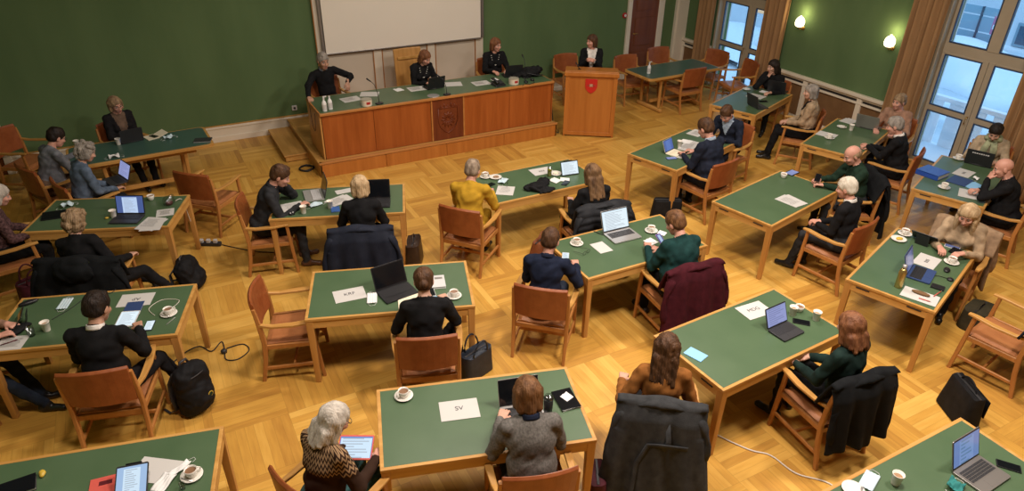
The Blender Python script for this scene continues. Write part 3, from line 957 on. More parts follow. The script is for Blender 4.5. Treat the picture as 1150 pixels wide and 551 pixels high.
def make_high_chair():
    o = thing('high_backed_chair', 'tall pale wooden chair behind the woman at the middle of the high desk', 'chair', (4.16, 11.42, .25), math.radians(-88))
    def back(u, v, t):
        return (-.24 - .10 * v - .03 * (1 - (2 * u - 1) ** 2) + t, (u - .5) * .52, .45 + .72 * v)
    bk = MB()
    bk.loft([[back(i / 8, v, .02) for v in (0, .5, 1)] + [back(i / 8, v, -.02) for v in (1, .5, 0)] for i in range(9)]).build('backrest', 'oak_z', o, bevel=.012)
    MB().rounded(0, 0, .48, .5, .40, .46, .06).build('seat', 'leather', o, bevel=.01)
    MB().box((-.285, 0, 1.02), (.012, .4, .05)).build('back_slat', 'oak_x', o, bevel=.005)
    for s in (-1, 1):
        for x in (-.2, .2):
            MB().beam([(x * 1.15, s * .22, 0), (x, s * .22, .41)], .04, .04).build('leg', 'teak', o)
    return o
make_high_chair()

# ------------------------------------------------------------------ people
mottled('skin_fair', (.56, .32, .225), (.62, .365, .265), 18, .5, .04, 150, spec=.35)
mottled('skin_pink', (.58, .29, .21), (.64, .34, .25), 18, .5, .04, 150, spec=.35)
mottled('skin_tan', (.46, .25, .165), (.51, .285, .19), 18, .5, .04, 150, spec=.35)
plain('lip', (.40, .13, .11), .45)
plain('eye_white', (.36, .29, .25), .5)
plain('iris', (.03, .025, .02), .2)
plain('brow', (.09, .05, .03), .8)
def hair_mat(name, c1, c2, sc=16):
    mottled(name, c1, c2, sc, .55, .55, 60, (1.6, 1.6, .25), .25, 5)
hair_mat('hair_grey', (.17, .15, .13), (.40, .36, .31))
hair_mat('hair_mix', (.15, .105, .07), (.36, .28, .20))
hair_mat('hair_silver', (.36, .32, .27), (.62, .57, .49))
hair_mat('hair_white', (.50, .45, .36), (.72, .66, .55))
hair_mat('hair_blond', (.34, .22, .11), (.62, .46, .27))
hair_mat('hair_ash', (.16, .10, .055), (.36, .25, .14))
hair_mat('hair_brown', (.038, .018, .009), (.11, .052, .023))
hair_mat('hair_dark', (.009, .006, .005), (.026, .016, .011))
hair_mat('hair_auburn', (.085, .038, .016), (.20, .095, .038))
hair_mat('hair_red', (.115, .043, .019), (.24, .10, .042))
hair_mat('hair_ombre', (.05, .025, .013), (.24, .135, .06), 7)
cloth('black_cloth', (.010, .010, .011))
cloth('black_knit', (.013, .012, .013))
cloth('charcoal', (.028, .029, .032))
cloth('navy_cloth', (.012, .017, .036))
cloth('navy_suit', (.014, .018, .032))
cloth('grey_blue', (.17, .18, .20))
cloth('steel_blue', (.105, .145, .205))
cloth('mustard', (.46, .265, .022), .10)
cloth('forest', (.010, .040, .038))
cloth('bottle_green', (.016, .036, .022))
cloth('dark_green', (.010, .024, .020))
cloth('ochre_brown', (.27, .105, .025))
cloth('grey_knit', (.145, .135, .122), .3, scale=60, bump=.6)
cloth('beige', (.40, .29, .18))
cloth('sand', (.42, .33, .22))
cloth('rose_beige', (.33, .19, .125))
cloth('taupe', (.14, .09, .06))
cloth('plum_check', (.085, .045, .045), .7, scale=45)
cloth('white_cloth', (.74, .71, .66))
cloth('light_blue_cloth', (.40, .50, .62))
cloth('sage', (.33, .36, .22))
cloth('dark_brown', (.040, .020, .012))
cloth('teal_trousers', (.05, .12, .12))
cloth('dark_jeans', (.022, .030, .048))
plain('shoe_black', (.012, .012, .012), .35)
plain('shoe_brown', (.10, .04, .02), .4)
plain('glass_frame', (.03, .025, .025), .3)
# brown jumper with a patterned round yoke
def yoke(name):
    m, nt, b = new_mat(name)
    L = nt.links
    tc = node(nt, 'ShaderNodeTexCoord')
    sep = node(nt, 'ShaderNodeSeparateXYZ'); L.new(tc.outputs['Object'], sep.inputs[0])
    def mth(op, a, c=0.0):
        q = node(nt, 'ShaderNodeMath', operation=op)
        for i, v in enumerate((a, c)):
            if isinstance(v, (int, float)): q.inputs[i].default_value = v
            else: L.new(v, q.inputs[i])
        return q.outputs[0]
    ang = mth('ARCTAN2', sep.outputs[1], mth('SUBTRACT', sep.outputs[0], .10))
    zig = mth('ABSOLUTE', mth('SUBTRACT', mth('FRACT', mth('MULTIPLY', ang, 6.4)), .5))
    rows = mth('FRACT', mth('ADD', mth('MULTIPLY', sep.outputs[2], 24), mth('MULTIPLY', zig, 1.5)))
    pat = mth('GREATER_THAN', rows, .52)
    top = mth('GREATER_THAN', sep.outputs[2], mth('SUBTRACT', .90, mth('MULTIPLY', zig, .06)))
    mx = node(nt, 'ShaderNodeMix', data_type='RGBA')
    mx.inputs[6].default_value = (.038, .020, .013, 1); mx.inputs[7].default_value = (.34, .22, .12, 1)
    L.new(mth('MULTIPLY', pat, top), mx.inputs[0])
    L.new(mx.outputs[2], b.inputs['Base Color'])
    b.inputs['Roughness'].default_value = .95
    b.inputs['Specular IOR Level'].default_value = .1
yoke('nordic_knit')

def V3(*a): return np.array(a, float)
def unit(v): return v / (np.linalg.norm(v) + 1e-9)
def rot(yaw=0, pitch=0, roll=0):
    """columns: forward, left, up after yaw about z, pitch (nose down) about y, roll about x"""
    cy, sy, cp, sp, cr, sr = math.cos(yaw), math.sin(yaw), math.cos(pitch), math.sin(pitch), math.cos(roll), math.sin(roll)
    return np.array([[cy, -sy, 0], [sy, cy, 0], [0, 0, 1]]) @ np.array([[cp, 0, sp], [0, 1, 0], [-sp, 0, cp]]) @ np.array([[1, 0, 0], [0, cr, -sr], [0, sr, cr]])
def ik(a, c, l1, l2, pole):
    d = c - a; L = np.linalg.norm(d)
    if L > (l1 + l2) * .995:
        c = a + d / L * (l1 + l2) * .995; d = c - a; L = np.linalg.norm(d)
    t = (l1 * l1 - l2 * l2 + L * L) / (2 * L)
    h = math.sqrt(max(l1 * l1 - t * t, 0))
    u = d / L; p = unit(pole - u * (pole @ u))
    return a + u * t + p * h, c

def hand_sdf(side, curl, spread=1.0):
    """palm in the xy plane, fingers along +x, palm facing -z, thumb on the inner side"""
    s = Sdf(.010)
    th = -side                       # left hand (+1): thumb to the right (-y)
    for i, (y, ln) in enumerate(((.030, .066), (.010, .076), (-.010, .071), (-.029, .056))):
        y0 = y * th * 1.0
        s.cap((.008, y0 * .55, 0), (.088, y0, .002), .0135, .0115)
        p = V3(.086, y0, .002); a = .12 + curl * .5
        for f, r0, r1 in ((.45, .0098, .0088), (.31, .0088, .008), (.24, .008, .007)):
            q = p + V3(math.cos(a), y0 * 1.2 * spread, -math.sin(a)) * ln * f
            s.cap(p, q, r0, r1, k=.004)
            p = q; a += .25 + curl * .75
    s.cap((.02, .020 * th, -.004), (.052, .046 * th, -.014), .015, .012)
    s.cap((.052, .046 * th, -.014), (.076, .052 * th - .006 * th * curl, -.022 - .008 * curl), .0112, .0095, k=.005)
    s.cap((.076, .052 * th - .006 * th * curl, -.022 - .008 * curl), (.094, .050 * th - .014 * th * curl, -.030 - .012 * curl), .0095, .0075, k=.005)
    s.cap((-.035, 0, 0), (.012, 0, 0), .023, .024)
    return s
HANDS = {}
def hand_mesh(side, curl):
    key = (side, curl)
    if key not in HANDS:
        HANDS[key] = hand_sdf(side, curl).mesh(.0048)[:2]
    return HANDS[key]

def head_sdf(female):
    s = Sdf(.022)
    s.ell((-.012, 0, .038), (.098, .077, .088))
    s.ell((.026, 0, -.030), (.070, .060 if female else .064, .082))
    s.ell((.052, 0, -.088), (.034, .032 if female else .038, .026))
    s.cap((.088, 0, .018), (.108, 0, -.026), .008, .0125, k=.010)
    for q in (-1, 1):
        s.cap((.101, .012 * q, -.028), (.100, .013 * q, -.030), .008, .008, k=.006)
        s.ell((.062, .042 * q, -.022), (.028, .022, .020), k=.02)
        s.ell((.098, .031 * q, .012), (.017, .017, .012), sub=True, k=.014)
        s.cap((.081, .016 * q, .034), (.072, .048 * q, .032), .008, .006, k=.012)
    for q in (-1, 1):
        s.ell((.079, .031 * q, .010), (.0115, .0115, .0105), 2, k=.001)
        s.cap((.0915, .018 * q, .034), (.078, .049 * q, .036), .0042, .003, 4, k=.001)
        s.ell((-.012, .078 * q, -.004), (.022, .010, .033), 0, rot(.35 * q), k=.008)
    s.ell((.0905, 0, -.060), (.009, .023, .0065), 1, k=.003)
    s.ell((.0885, 0, -.069), (.009, .019, .006), 1, k=.003)
    return s
HEADS = {}
def head_mesh(female):
    if female not in HANDS.get('h', {}):
        V, Q, mi, C = head_sdf(female).mesh(.0055)
        ir = (mi == 2) & (np.hypot(np.abs(C[:, 1]) - .031, C[:, 2] - .009) < .0085)
        mi = mi.copy(); mi[ir] = 3
        HANDS.setdefault('h', {})[female] = (V, Q, mi)
    return HANDS['h'][female]

def hair_sdf(style, seed):
    s = Sdf(.02)
    r = random.Random(seed)
    if style in ('short', 'thin'):
        g = .010 if style == 'short' else .006
        s.ell((-.016, 0, .044), (.099 + g, .078 + g, .089 + g))
        s.ell((-.055, 0, -.01), (.062, .072 + g, .06))
        s.ell((.090, 0, -.035), (.082, .09, .092), sub=True, k=.012)
        for q in (-1, 1): s.ell((.03, .085 * q, -.075), (.05, .05, .055), sub=True, k=.01)
        s.ell((-.02, 0, -.125), (.12, .12, .07), sub=True, k=.012)
        if style == 'short':
            for i in range(12): s.ell((r.uniform(-.06, .035), r.uniform(-.034, .034), .112 + r.uniform(-.010, .006)), (.034, .026, .018), k=.02)
    elif style == 'fringe':                                     # bald crown, hair round the sides and back
        s.ell((-.020, 0, .010), (.103, .087, .07))
        s.ell((-.012, 0, .075), (.112, .068, .075), sub=True, k=.012)
        s.ell((.075, 0, -.02), (.095, .10, .15), sub=True, k=.012)
        s.ell((-.02, 0, -.115), (.13, .13, .07), sub=True, k=.012)
    else:
        s.ell((-.018, 0, .048), (.108, .089, .090))
        if style in ('bob', 'curly', 'long', 'longfront', 'wavy', 'midlong'):
            b = {'midlong': -.12, 'bob': -.075, 'curly': -.055, 'long': -.10, 'longfront': -.10, 'wavy': -.10}[style]
            for q in (-1, 1):
                s.cap((-.005, .070 * q, .03), (-.005, .080 * q, b), .036, .028)
                s.cap((-.05, .055 * q, .03), (-.055, .058 * q, b - .01), .05, .036)
            s.cap((-.075, 0, .03), (-.078, 0, b - .02), .052, .038)
        if style in ('long', 'wavy', 'midlong'):
            ln = {'long': -.30, 'wavy': -.27, 'midlong': -.17}[style]
            for y in (-.07, -.035, 0, .035, .07):
                s.cap((-.085, y, -.06), (-.115 + .2 * abs(y), y * 1.15, ln + .25 * abs(y) + r.uniform(-.02, .02)), .036, .022)
        if style == 'longfront':
            for q in (-1, 1):
                s.cap((.005, .080 * q, -.06), (.060, .085 * q, -.27), .036, .026)
                s.cap((-.045, .075 * q, -.06), (-.05, .085 * q, -.26), .04, .03)
            s.cap((-.08, 0, -.06), (-.09, 0, -.24), .05, .035)
        if style == 'bun':
            s.ell((-.050, 0, -.01), (.065, .078, .07))
            s.ell((-.128, 0, .004), (.036, .040, .038), k=.008)
        if style == 'curly':
            for i in range(26):
                a, z = r.uniform(1.1, 5.2), r.uniform(-.05, .10)
                s.ell((-.02 + .098 * math.cos(a), .088 * math.sin(a), z), (.026, .026, .026), k=.012)
            for i in range(10): s.ell((r.uniform(-.07, .04), r.uniform(-.055, .055), .125), (.028, .028, .022), k=.012)
        if style == 'wavy':
            for i in range(26):
                y, z = r.uniform(-.085, .085), r.uniform(-.28, .06)
                s.ell((-.10 + .2 * abs(y), y, z), (.028, .024, .034), k=.010)
        s.ell((.098, 0, -.040), (.075, .066, .098), sub=True, k=.012)
        if style == 'bun':
            s.ell((.085, 0, -.055), (.095, .10, .085), sub=True, k=.012)
            s.ell((-.01, 0, -.12), (.12, .12, .068), sub=True, k=.012)
    return s

def strands(amp, seed):
    def fn(X):
        a = np.arctan2(X[:, 1], X[:, 0] + .02)
        return amp * (np.sin(a * 34 + seed + 5 * X[:, 2]) * .6 + np.sin(a * 61 + 20 * X[:, 2] + seed * 2) * .5 + np.sin(X[:, 2] * 70 + a * 9) * .35)
    return fn

def person(label, x, y, deg, female=False, s=1.0, lean=.12, side=0, twist=0, hyaw=0, hpitch=.25, hroll=0, fat=1.0,
           lh=None, rh=None, lcurl=.5, rcurl=.5, lpalm=None, rpalm=None, legs=None, top='black_cloth', bottom='charcoal', shoe='shoe_black',
           skin='skin_fair', hair='short', hcol='hair_brown', under=None, vdepth=.20, glasses=False, collar=None, stand=False, z0=0, seat=.44,
           cuff=None, scarf=None, hem=0, necklace=False, bare_neck=False, lelb=None, relb=None):
    """x, y: where the hips rest; deg: the way the lap faces; hands and feet in the sitter's own (forward, left, up) metres"""
    root = thing('person', label, 'person', (x, y, z0), math.radians(deg))
    Hh = .90 * s if stand else seat + .105 * s
    H = V3(0, 0, Hh)
    T = rot(0, lean, side)
    up = T @ V3(0, 0, 1)
    Tt = rot(twist, 0, 0)
    def tp(f, l, u):                                            # torso coordinates -> local
        k = np.clip(u / .45, 0, 1)
        q = rot(twist * k) @ V3(f, l, 0)
        return H + T @ (q * s + V3(0, 0, u * s))
    sw = .152 if female else .178
    TOP, BOT, SHOE, SK = 0, 1, 2, 3
    B = Sdf(.032)
    B.ell(tp(-.005, 0, .02), (.125 * s * fat, .165 * s * fat, .115 * s), BOT if not hem else TOP, T)
    B.ell(tp(.005, 0, .17), (.112 * s * fat, .145 * s * fat, .16 * s), TOP, T)
    B.ell(tp(-.005, 0, .35), (.112 * s * (.5 + .5 * fat), .158 * s * (.6 + .4 * fat), .165 * s), TOP, T @ Tt)
    if female:
        for q in (-1, 1): B.ell(tp(.085, .070 * q, .315), (.055 * s, .062 * s, .06 * s), TOP, T @ Tt)
    elif fat > 1.08:
        B.ell(tp(.06, 0, .13), (.11 * s * fat, .14 * s * fat, .13 * s), TOP, T)
    Sh = {q: tp(0, sw * q, .455) for q in (-1, 1)}
    B.cap(Sh[-1] * .8 + Sh[1] * .2, Sh[1] * .8 + Sh[-1] * .2, .068 * s, None, TOP)
    NB = tp(.0, 0, .525)
    B.cap(tp(-.01, 0, .47), NB - up * .012, .068 * s, .055 * s, TOP)
    # head
    Hy = rot(hyaw + twist, 0, 0)
    HR = Hy @ rot(0, hpitch + lean * .25, hroll)
    HC = NB + (T @ V3(.030, 0, .055) * s + HR @ V3(.022, 0, .075) * s)
    sc_ = s * (.96 if female else 1.0)
    if not bare_neck:
        pass
    B.cap(NB - up * .03, HC + HR @ V3(-.022, 0, -.03) * s, .050 * s, .052 * s, SK, k=.018)
    # arms
    la, lf = .285 * s, .250 * s
    hands = []
    for q, tgt, cu, pal, elb in ((1, lh, lcurl, lpalm, lelb), (-1, rh, rcurl, rpalm, relb)):
        if tgt is None:
            tgt = (.40, .15 * q, .79) if not stand else (.05, .26 * q, .80 * s)
        tgt = V3(*tgt)
        pole = V3(-.45, .50 * q, -.85) if elb is None else V3(*elb)
        el, wr = ik(Sh[q], tgt, la, lf, pole)
        B.cap(Sh[q], el, .060 * s * (.7 + .3 * fat), .050 * s, TOP, k=.022)
        B.cap(el, wr, .049 * s, .036 * s, TOP, k=.016)
        d = unit(wr - el)
        hd = V3(*pal[0]) if pal is not None else unit(d * V3(1, 1, .35) + V3(.25, -.25 * q, -.08))
        hd = unit(hd)
        nrm = V3(*pal[1]) if pal is not None else V3(0, 0, 1)      # back of the hand
        nrm = unit(nrm - hd * (nrm @ hd))
        lat = np.cross(nrm, hd)
        hands.append((q, cu, wr + d * .012, np.stack([hd, lat, nrm], 1), d))
        if cuff:
            B.cap(wr - d * .004, wr + d * .010, .033 * s, .032 * s, 4, k=.002)
    # legs
    if stand:
        legs = legs or ((.02, .10), (.02, -.10))
    legs = legs or ((.42, .12), (.42, -.12))
    for q, lg in ((1, legs[0]), (-1, legs[1])):
        hip = H + V3(.0, .088 * q * s, -.02)
        an = V3(lg[0], lg[1], (lg[2] if len(lg) > 2 else .085))
        kn, an = ik(hip, an, .425 * s, .43 * s, V3(1, .12 * q, .9) if not stand else V3(1, 0, 0))
        B.cap(hip, kn, .088 * s * (.55 + .45 * fat), .062 * s, BOT, k=.03)
        B.cap(kn, an, .060 * s, .044 * s, BOT, k=.015)
        ft = V3(lg[3], lg[4], lg[5]) if len(lg) > 5 else V3(1, .18 * q, -.02)
        ft = unit(ft)
        toe = an + ft * .150 * s + V3(0, 0, -.045)
        heel = an + V3(-ft[0] * .035, -ft[1] * .035, -.045)
        B.cap(heel, toe, .038 * s, .030 * s, SHOE, k=.006)
        B.cap(an + V3(0, 0, .005), heel + (toe - heel) * .5, .038 * s, .030 * s, SHOE, k=.01)
    if collar:
        pass
    V, Q, mi, C = B.mesh(.0115, wrinkle(.0045, 1.0, x * 1.7))
    mats = [top, bottom, shoe, skin, cuff or 'white_cloth', under or top, 'lip', 'eye_white', 'iris', 'brow']
    # an open front shows what is worn underneath
    if under:
        Cl = (C - H) @ T / s
        k = np.clip(Cl[:, 2] / .45, 0, 1)
        ca, sa = np.cos(-twist * k), np.sin(-twist * k)
        fx = ca * Cl[:, 0] - sa * Cl[:, 1]; fy = sa * Cl[:, 0] + ca * Cl[:, 1]
        vv = (mi == TOP) & (fx > .02) & (np.abs(fy) < .012 + .085 * np.clip((Cl[:, 2] - (.52 - vdepth)) / vdepth, 0, 1)) & (Cl[:, 2] > .50 - vdepth)
        mi[vv] = 5
    VV, QQ, MM = [V], [Q], [mi]
    off = len(V)
    hv, hq, hm = head_mesh(female)
    VV.append(HC + (hv * sc_) @ HR.T); QQ.append(hq + off); MM.append(np.array([3, 6, 7, 8, 9])[hm]); off += len(hv)
    for q, cu, wr, R, d in hands:
        av, aq = hand_mesh(q, cu)
        VV.append(wr + (av * s * .98) @ R.T); QQ.append(aq + off); MM.append(np.full(len(aq), 3)); off += len(av)
    np_object('body', np.concatenate(VV), np.concatenate(QQ), np.concatenate(MM), mats, root)
    # hair
    if hair != 'none':
        hs_ = hair_sdf(hair, int(abs(x * 100)))
        amp = {'short': .0028, 'thin': .002, 'fringe': .002, 'curly': .005, 'wavy': .005}.get(hair, .0034)
        Vh, Qh, mh, Ch = hs_.mesh(.0062, strands(amp, x))
        np_object('hair', HC + (Vh * sc_) @ HR.T, Qh, mh, hcol, root)
    W = Matrix([list(HR[i] * sc_) + [HC[i]] for i in range(3)] + [[0, 0, 0, 1]])
    if glasses:
        g = MB()
        for q in (-1, 1):
            g.tube([(.104 - .004 * abs(math.sin(a)), .031 * q + .023 * math.cos(a), .009 + .018 * math.sin(a)) for a in [2 * PI * k / 14 for k in range(15)]], .0022, 5)
            g.tube([(.100, .053 * q, .014), (.055, .076 * q, .014), (-.01, .083 * q, .010)], .002, 5)
        g.tube([(.104, -.009, .012), (.107, 0, .015), (.104, .009, .012)], .002, 5)
        g.xform(W).build('glasses', 'glass_frame', root, smooth=True)
    CM = Matrix([list((T @ Tt)[i]) + [NB[i]] for i in range(3)] + [[0, 0, 0, 1]])
    if collar:                                                   # shirt or jacket collar standing round the neck
        c = MB()
        def fc(u, v):
            a = .45 + (2 * PI - .9) * u
            r = (.058 + .010 * v) * s
            return (r * math.cos(a) * 1.05 + .004, r * math.sin(a), (-.018 + .038 * (1 - v) + .012 * math.cos(a - PI)) * s)
        c.sheet(fc, 26, 3)
        c.xform(CM).build('collar', collar, root, smooth=True, solid=.006)
    if scarf:
        c = MB()
        ring = [(.075 * s * math.cos(a) + .015, .078 * s * math.sin(a), .0 + .012 * math.cos(a * 2)) for a in [2 * PI * k / 24 for k in range(25)]]
        c.tube(ring, [.034 + .006 * math.sin(k * 1.7) for k in range(25)], 10)
        for q in (-1, 1):
            c.beam([(.09, .03 * q, -.02), (.135, .055 * q, -.12), (.14, .065 * q, -.26)], [.07, .085, .08], [.03, .03, .025], up=(1, 0, 0))
        c.xform(CM).build('scarf', scarf, root, smooth=True)
    if necklace:
        c = MB()
        for k in range(15):
            a = -1.1 + 2.2 * k / 14
            zz = -.02 - .20 * math.cos(a * 1.3) ** 1
            c.lathe([(.001, -.008), (.009, 0), (.001, .008)], 8, (.118 * s - .03 * abs(a), .085 * math.sin(a), zz))
        c.xform(CM).build('necklace', 'porcelain', root)
    if hem:
        pass
    return root

RESULT = {}

# ------------------------------------------------------------------ who sits where, each on a chair
def sitter(label, clabel, x, y, deg, cdeg=None, cdx=.09, z0=0, **kw):
    a = math.radians(deg)
    chair(x + cdx * math.cos(a), y + cdx * math.sin(a), deg if cdeg is None else cdeg, clabel, z=z0)
    return person(label, x, y, deg, z0=z0, **kw)
F = True
TUCK = ((.36, .10), (.36, -.10))
# table along the green wall, upper left
sitter('man in grey sweater with glasses leaning over the left end of the wall table', 'armchair of the man in grey sweater at the wall table',
  -1.50, 10.16, 28, lean=.34, hpitch=.40, lh=(.50, .16, .80), rh=(.47, -.10, .80), lcurl=.6, rcurl=.7, hair='short', hcol='hair_dark', top='grey_blue', bottom='taupe', glasses=True, fat=1.12, skin='skin_pink', legs=TUCK)
sitter('woman in open black cardigan and glasses sitting with her back to the green wall', 'armchair against the green wall under the woman in black cardigan',
  -.55, 11.33, -68, lean=.0, hpitch=.30, hroll=.12, hyaw=.1, female=F, lh=(.27, .03, .70), rh=(.28, -.06, .69), hair='bob', hcol='hair_ash', top='black_knit', bottom='black_cloth', under='taupe', vdepth=.42, glasses=True, fat=1.1, skin='skin_pink', legs=((.50, .12), (.55, -.06)))
sitter('woman in blue knitted top with curly grey hair and a laptop on her lap', 'armchair under the woman with laptop on her lap',
  -1.10, 9.42, 20, lean=.22, hpitch=.45, female=F, lh=(.38, .10, .64), rh=(.38, -.10, .64), hair='curly', hcol='hair_grey', top='steel_blue', bottom='black_cloth', fat=1.05, legs=((.42, .12), (.42, -.12)), bare_neck=True)
# second table on the left
sitter('person with white hair and dark checked top at the plastic bag table', 'armchair at the left picture edge under the person in checked top',
  -1.90, 8.46, 10, lean=.18, hpitch=.35, lh=(.36, .10, .68), rh=(.38, -.08, .68), hair='bob', female=F, hcol='hair_silver', top='plum_check', bottom='black_cloth', fat=1.1, skin='skin_pink')
sitter('woman in black with tousled blond bob and crossed legs, seated on the big black coat', 'armchair hidden under the big black coat',
  -.97, 7.30, 68, lean=.06, side=-.12, hyaw=-.35, hpitch=.35, female=F, lh=(.30, .12, .70), rh=(.22, -.30, .70), hair='curly', hcol='hair_ash', top='black_cloth', bottom='black_cloth', legs=((.62, -.30, .14), (.36, -.62, .12, .6, -.7, 0)), fat=1.05)
# third table on the left
sitter('man in black suit and white shirt seen from behind, writing on a white tablet', 'caramel armchair under the man in black suit by the black backpack',
  -.87, 5.42, 70, 74, lean=.20, hyaw=-.25, hpitch=.35, lh=(.40, .12, .80), rh=(.43, -.17, .81), rcurl=.8, lcurl=.7, hair='short', hcol='hair_dark', top='black_cloth', bottom='black_knit', cuff='white_cloth', collar='white_cloth', shoe='shoe_brown', legs=((.40, .10), (.50, -.42)), skin='skin_tan', fat=1.15, s=1.05)
sitter('person at the left picture edge with only hands and dark legs showing', 'armchair at the left picture edge by the black tablet stand',
  -2.12, 6.42, -16, lean=.20, hpitch=.4, lh=(.50, .12, .80), rh=(.50, -.08, .80), hair='short', hcol='hair_grey', top='rose_beige', bottom='dark_jeans', legs=((.62, .0), (.70, -.15)), skin='skin_pink')
# SV table
sitter('woman with long silver hair in brown patterned jumper looking at a tablet', 'armchair under the woman in patterned jumper at the SV table',
  .42, 3.46, 26, lean=.16, hyaw=-.30, hpitch=.42, female=F, lh=(.34, .12, .70), rh=(.36, -.15, .72), lcurl=.6, rcurl=.5, hair='midlong', hcol='hair_silver', top='nordic_knit', bottom='teal_trousers', fat=1.12, skin='skin_pink', glasses=True)
sitter('woman with brown bob in fluffy grey jumper seen from behind at the SV table', 'armchair under the woman in fluffy grey jumper',
  1.77, 2.92, 74, lean=.26, hpitch=.32, female=F, lh=(.40, .16, .80), rh=(.40, -.13, .80), hair='bob', hcol='hair_auburn', top='grey_knit', bottom='black_cloth', fat=1.22, s=1.04, collar='navy_cloth')
# KRF table
sitter('woman with dark bun in black blazer seen from behind at the KRF table', 'armchair under the woman with the bun at the KRF table',
  1.66, 4.64, 70, lean=.16, hpitch=.28, female=F, lh=(.36, .18, .80), rh=(.42, -.20, .81), rcurl=.8, hair='bun', hcol='hair_brown', top='black_cloth', bottom='black_cloth', s=1.03, legs=((.36, .1), (.30, -.32)))
# table nearest the platform, left
sitter('man in dark suit writing with his head propped on one hand', 'armchair under the man in dark suit who writes with hand on chin',
  .80, 7.80, -14, lean=.36, hyaw=-.05, hpitch=.40, lh=(.33, .07, 1.00), lelb=(.8, .5, -1), lpalm=((-.25, -.45, .8), (.6, .6, .2)), lcurl=.9, rh=(.46, -.10, .80), rcurl=.8, hair='short', hcol='hair_brown', top='charcoal', bottom='charcoal', fat=1.16, s=1.03, skin='skin_pink', shoe='shoe_brown', legs=((.42, .1), (.46, -.14)), collar='charcoal')
sitter('woman with straight blond hair in black seen from behind before an open black laptop', 'armchair under the navy padded coat of the blond woman',
  1.75, 6.80, 70, cdx=-.03, lean=.18, hpitch=.22, female=F, lh=(.40, .16, .80), rh=(.40, -.14, .80), hair='bob', hcol='hair_blond', top='black_cloth', bottom='black_cloth', s=1.02)
# table nearest the platform, middle
sitter('person with short grey hair in a mustard yellow jacket, writing', 'armchair behind the mustard yellow jacket',
  2.99, 6.66, 52, 40, lean=.28, hyaw=-.05, hpitch=.35, lh=(.46, .06, .80), rh=(.46, -.20, .80), rcurl=.8, hair='short', hcol='hair_mix', top='mustard', bottom='mustard', fat=1.18, skin='skin_pink', hem=1, s=1.02)
sitter('woman with long ombre hair in black sitting against a black quilted coat', 'armchair under the black quilted coat',
  4.34, 5.98, 84, lean=.12, hpitch=.30, female=F, lh=(.34, .16, .76), rh=(.36, -.10, .78), hair='long', hcol='hair_ombre', top='black_cloth', bottom='black_cloth', legs=((.40, .22), (.40, -.08)))
# middle table
sitter('man in navy shirt seen from behind with a phone by two coffee cups', 'caramel armchair under the man in navy shirt',
  2.97, 4.82, 50, 48, lean=.22, hyaw=-.1, hpitch=.35, lh=(.38, .08, .82), rh=(.40, -.26, .80), lcurl=.8, hair='short', hcol='hair_brown', top='navy_cloth', bottom='dark_jeans', fat=1.1, collar='navy_cloth', skin='skin_pink')
sitter('person with short auburn hair in dark teal sweater holding a purple phone', 'armchair under the maroon coat',
  4.40, 4.46, 84, lean=.20, hyaw=.35, hpitch=.45, lh=(.42, .16, .82), rh=(.36, .02, .80), lcurl=.8, rcurl=.6, hair='short', hcol='hair_auburn', top='forest', bottom='black_cloth', fat=1.5, s=1.05, female=F, skin='skin_pink')
# MDG table
sitter('woman with long wavy brown hair in an ochre jacket leaning back at the MDG table', 'armchair under the long grey wool coat',
  2.96, 3.02, 52, lean=.08, hyaw=-.1, hpitch=.25, female=F, lh=(.20, .30, .74), rh=(.28, -.16, .72), hair='wavy', hcol='hair_brown', top='ochre_brown', bottom='black_cloth', fat=1.06, legs=((.44, .18), (.40, -.05)))
sitter('woman with long red brown hair in dark green top sitting against a black jacket', 'armchair with the black jacket at the MDG table',
  4.50, 2.56, 94, 84, lean=.02, hyaw=-.22, hpitch=.25, female=F, lh=(.34, .14, .70), rh=(.34, -.06, .70), hair='midlong', hcol='hair_red', top='dark_green', bottom='black_cloth', s=1.02, legs=((.46, .1), (.48, -.12)))
# bare table
sitter('man with white hair in black suit sitting sideways at the bare table with two sheets', 'caramel armchair under the man with white hair in black suit',
  6.77, 4.36, 104, 100, lean=.10, hyaw=.12, hpitch=.25, lh=(.30, .08, .68), rh=(.32, -.04, .68), hair='short', hcol='hair_white', top='black_cloth', bottom='charcoal', collar='white_cloth', skin='skin_pink', fat=1.1, legs=((.52, .12), (.46, -.10)))
sitter('bald man in dark green sweater holding a phone beside the bare table', 'armchair with the black jacket of the bald man in green',
  7.86, 5.08, 152, lean=.18, hpitch=.45, lh=(.50, .12, .80), rh=(.48, -.08, .80), lcurl=.8, rcurl=.8, hair='fringe', hcol='hair_ash', top='bottle_green', bottom='charcoal', skin='skin_pink', fat=1.2)
# table with the white tablet
sitter('heavy man in navy suit seen from behind reading papers at the white tablet table', 'caramel armchair under the heavy man in navy suit',
  6.60, 6.42, 100, 98, lean=.22, hyaw=.05, hpitch=.42, lh=(.42, .14, .80), rh=(.42, -.12, .80), hair='short', hcol='hair_brown', top='navy_suit', bottom='navy_suit', fat=1.4, s=1.08, collar='light_blue_cloth', skin='skin_pink')
sitter('man in navy suit and pale shirt bent over papers, facing the hall', 'armchair under the man in navy suit who faces the hall',
  7.70, 7.24, 196, lean=.30, hpitch=.60, lh=(.42, .14, .80), rh=(.42, -.12, .80), hair='short', hcol='hair_brown', top='navy_suit', bottom='navy_suit', under='light_blue_cloth', skin='skin_pink', fat=1.12, collar='light_blue_cloth')
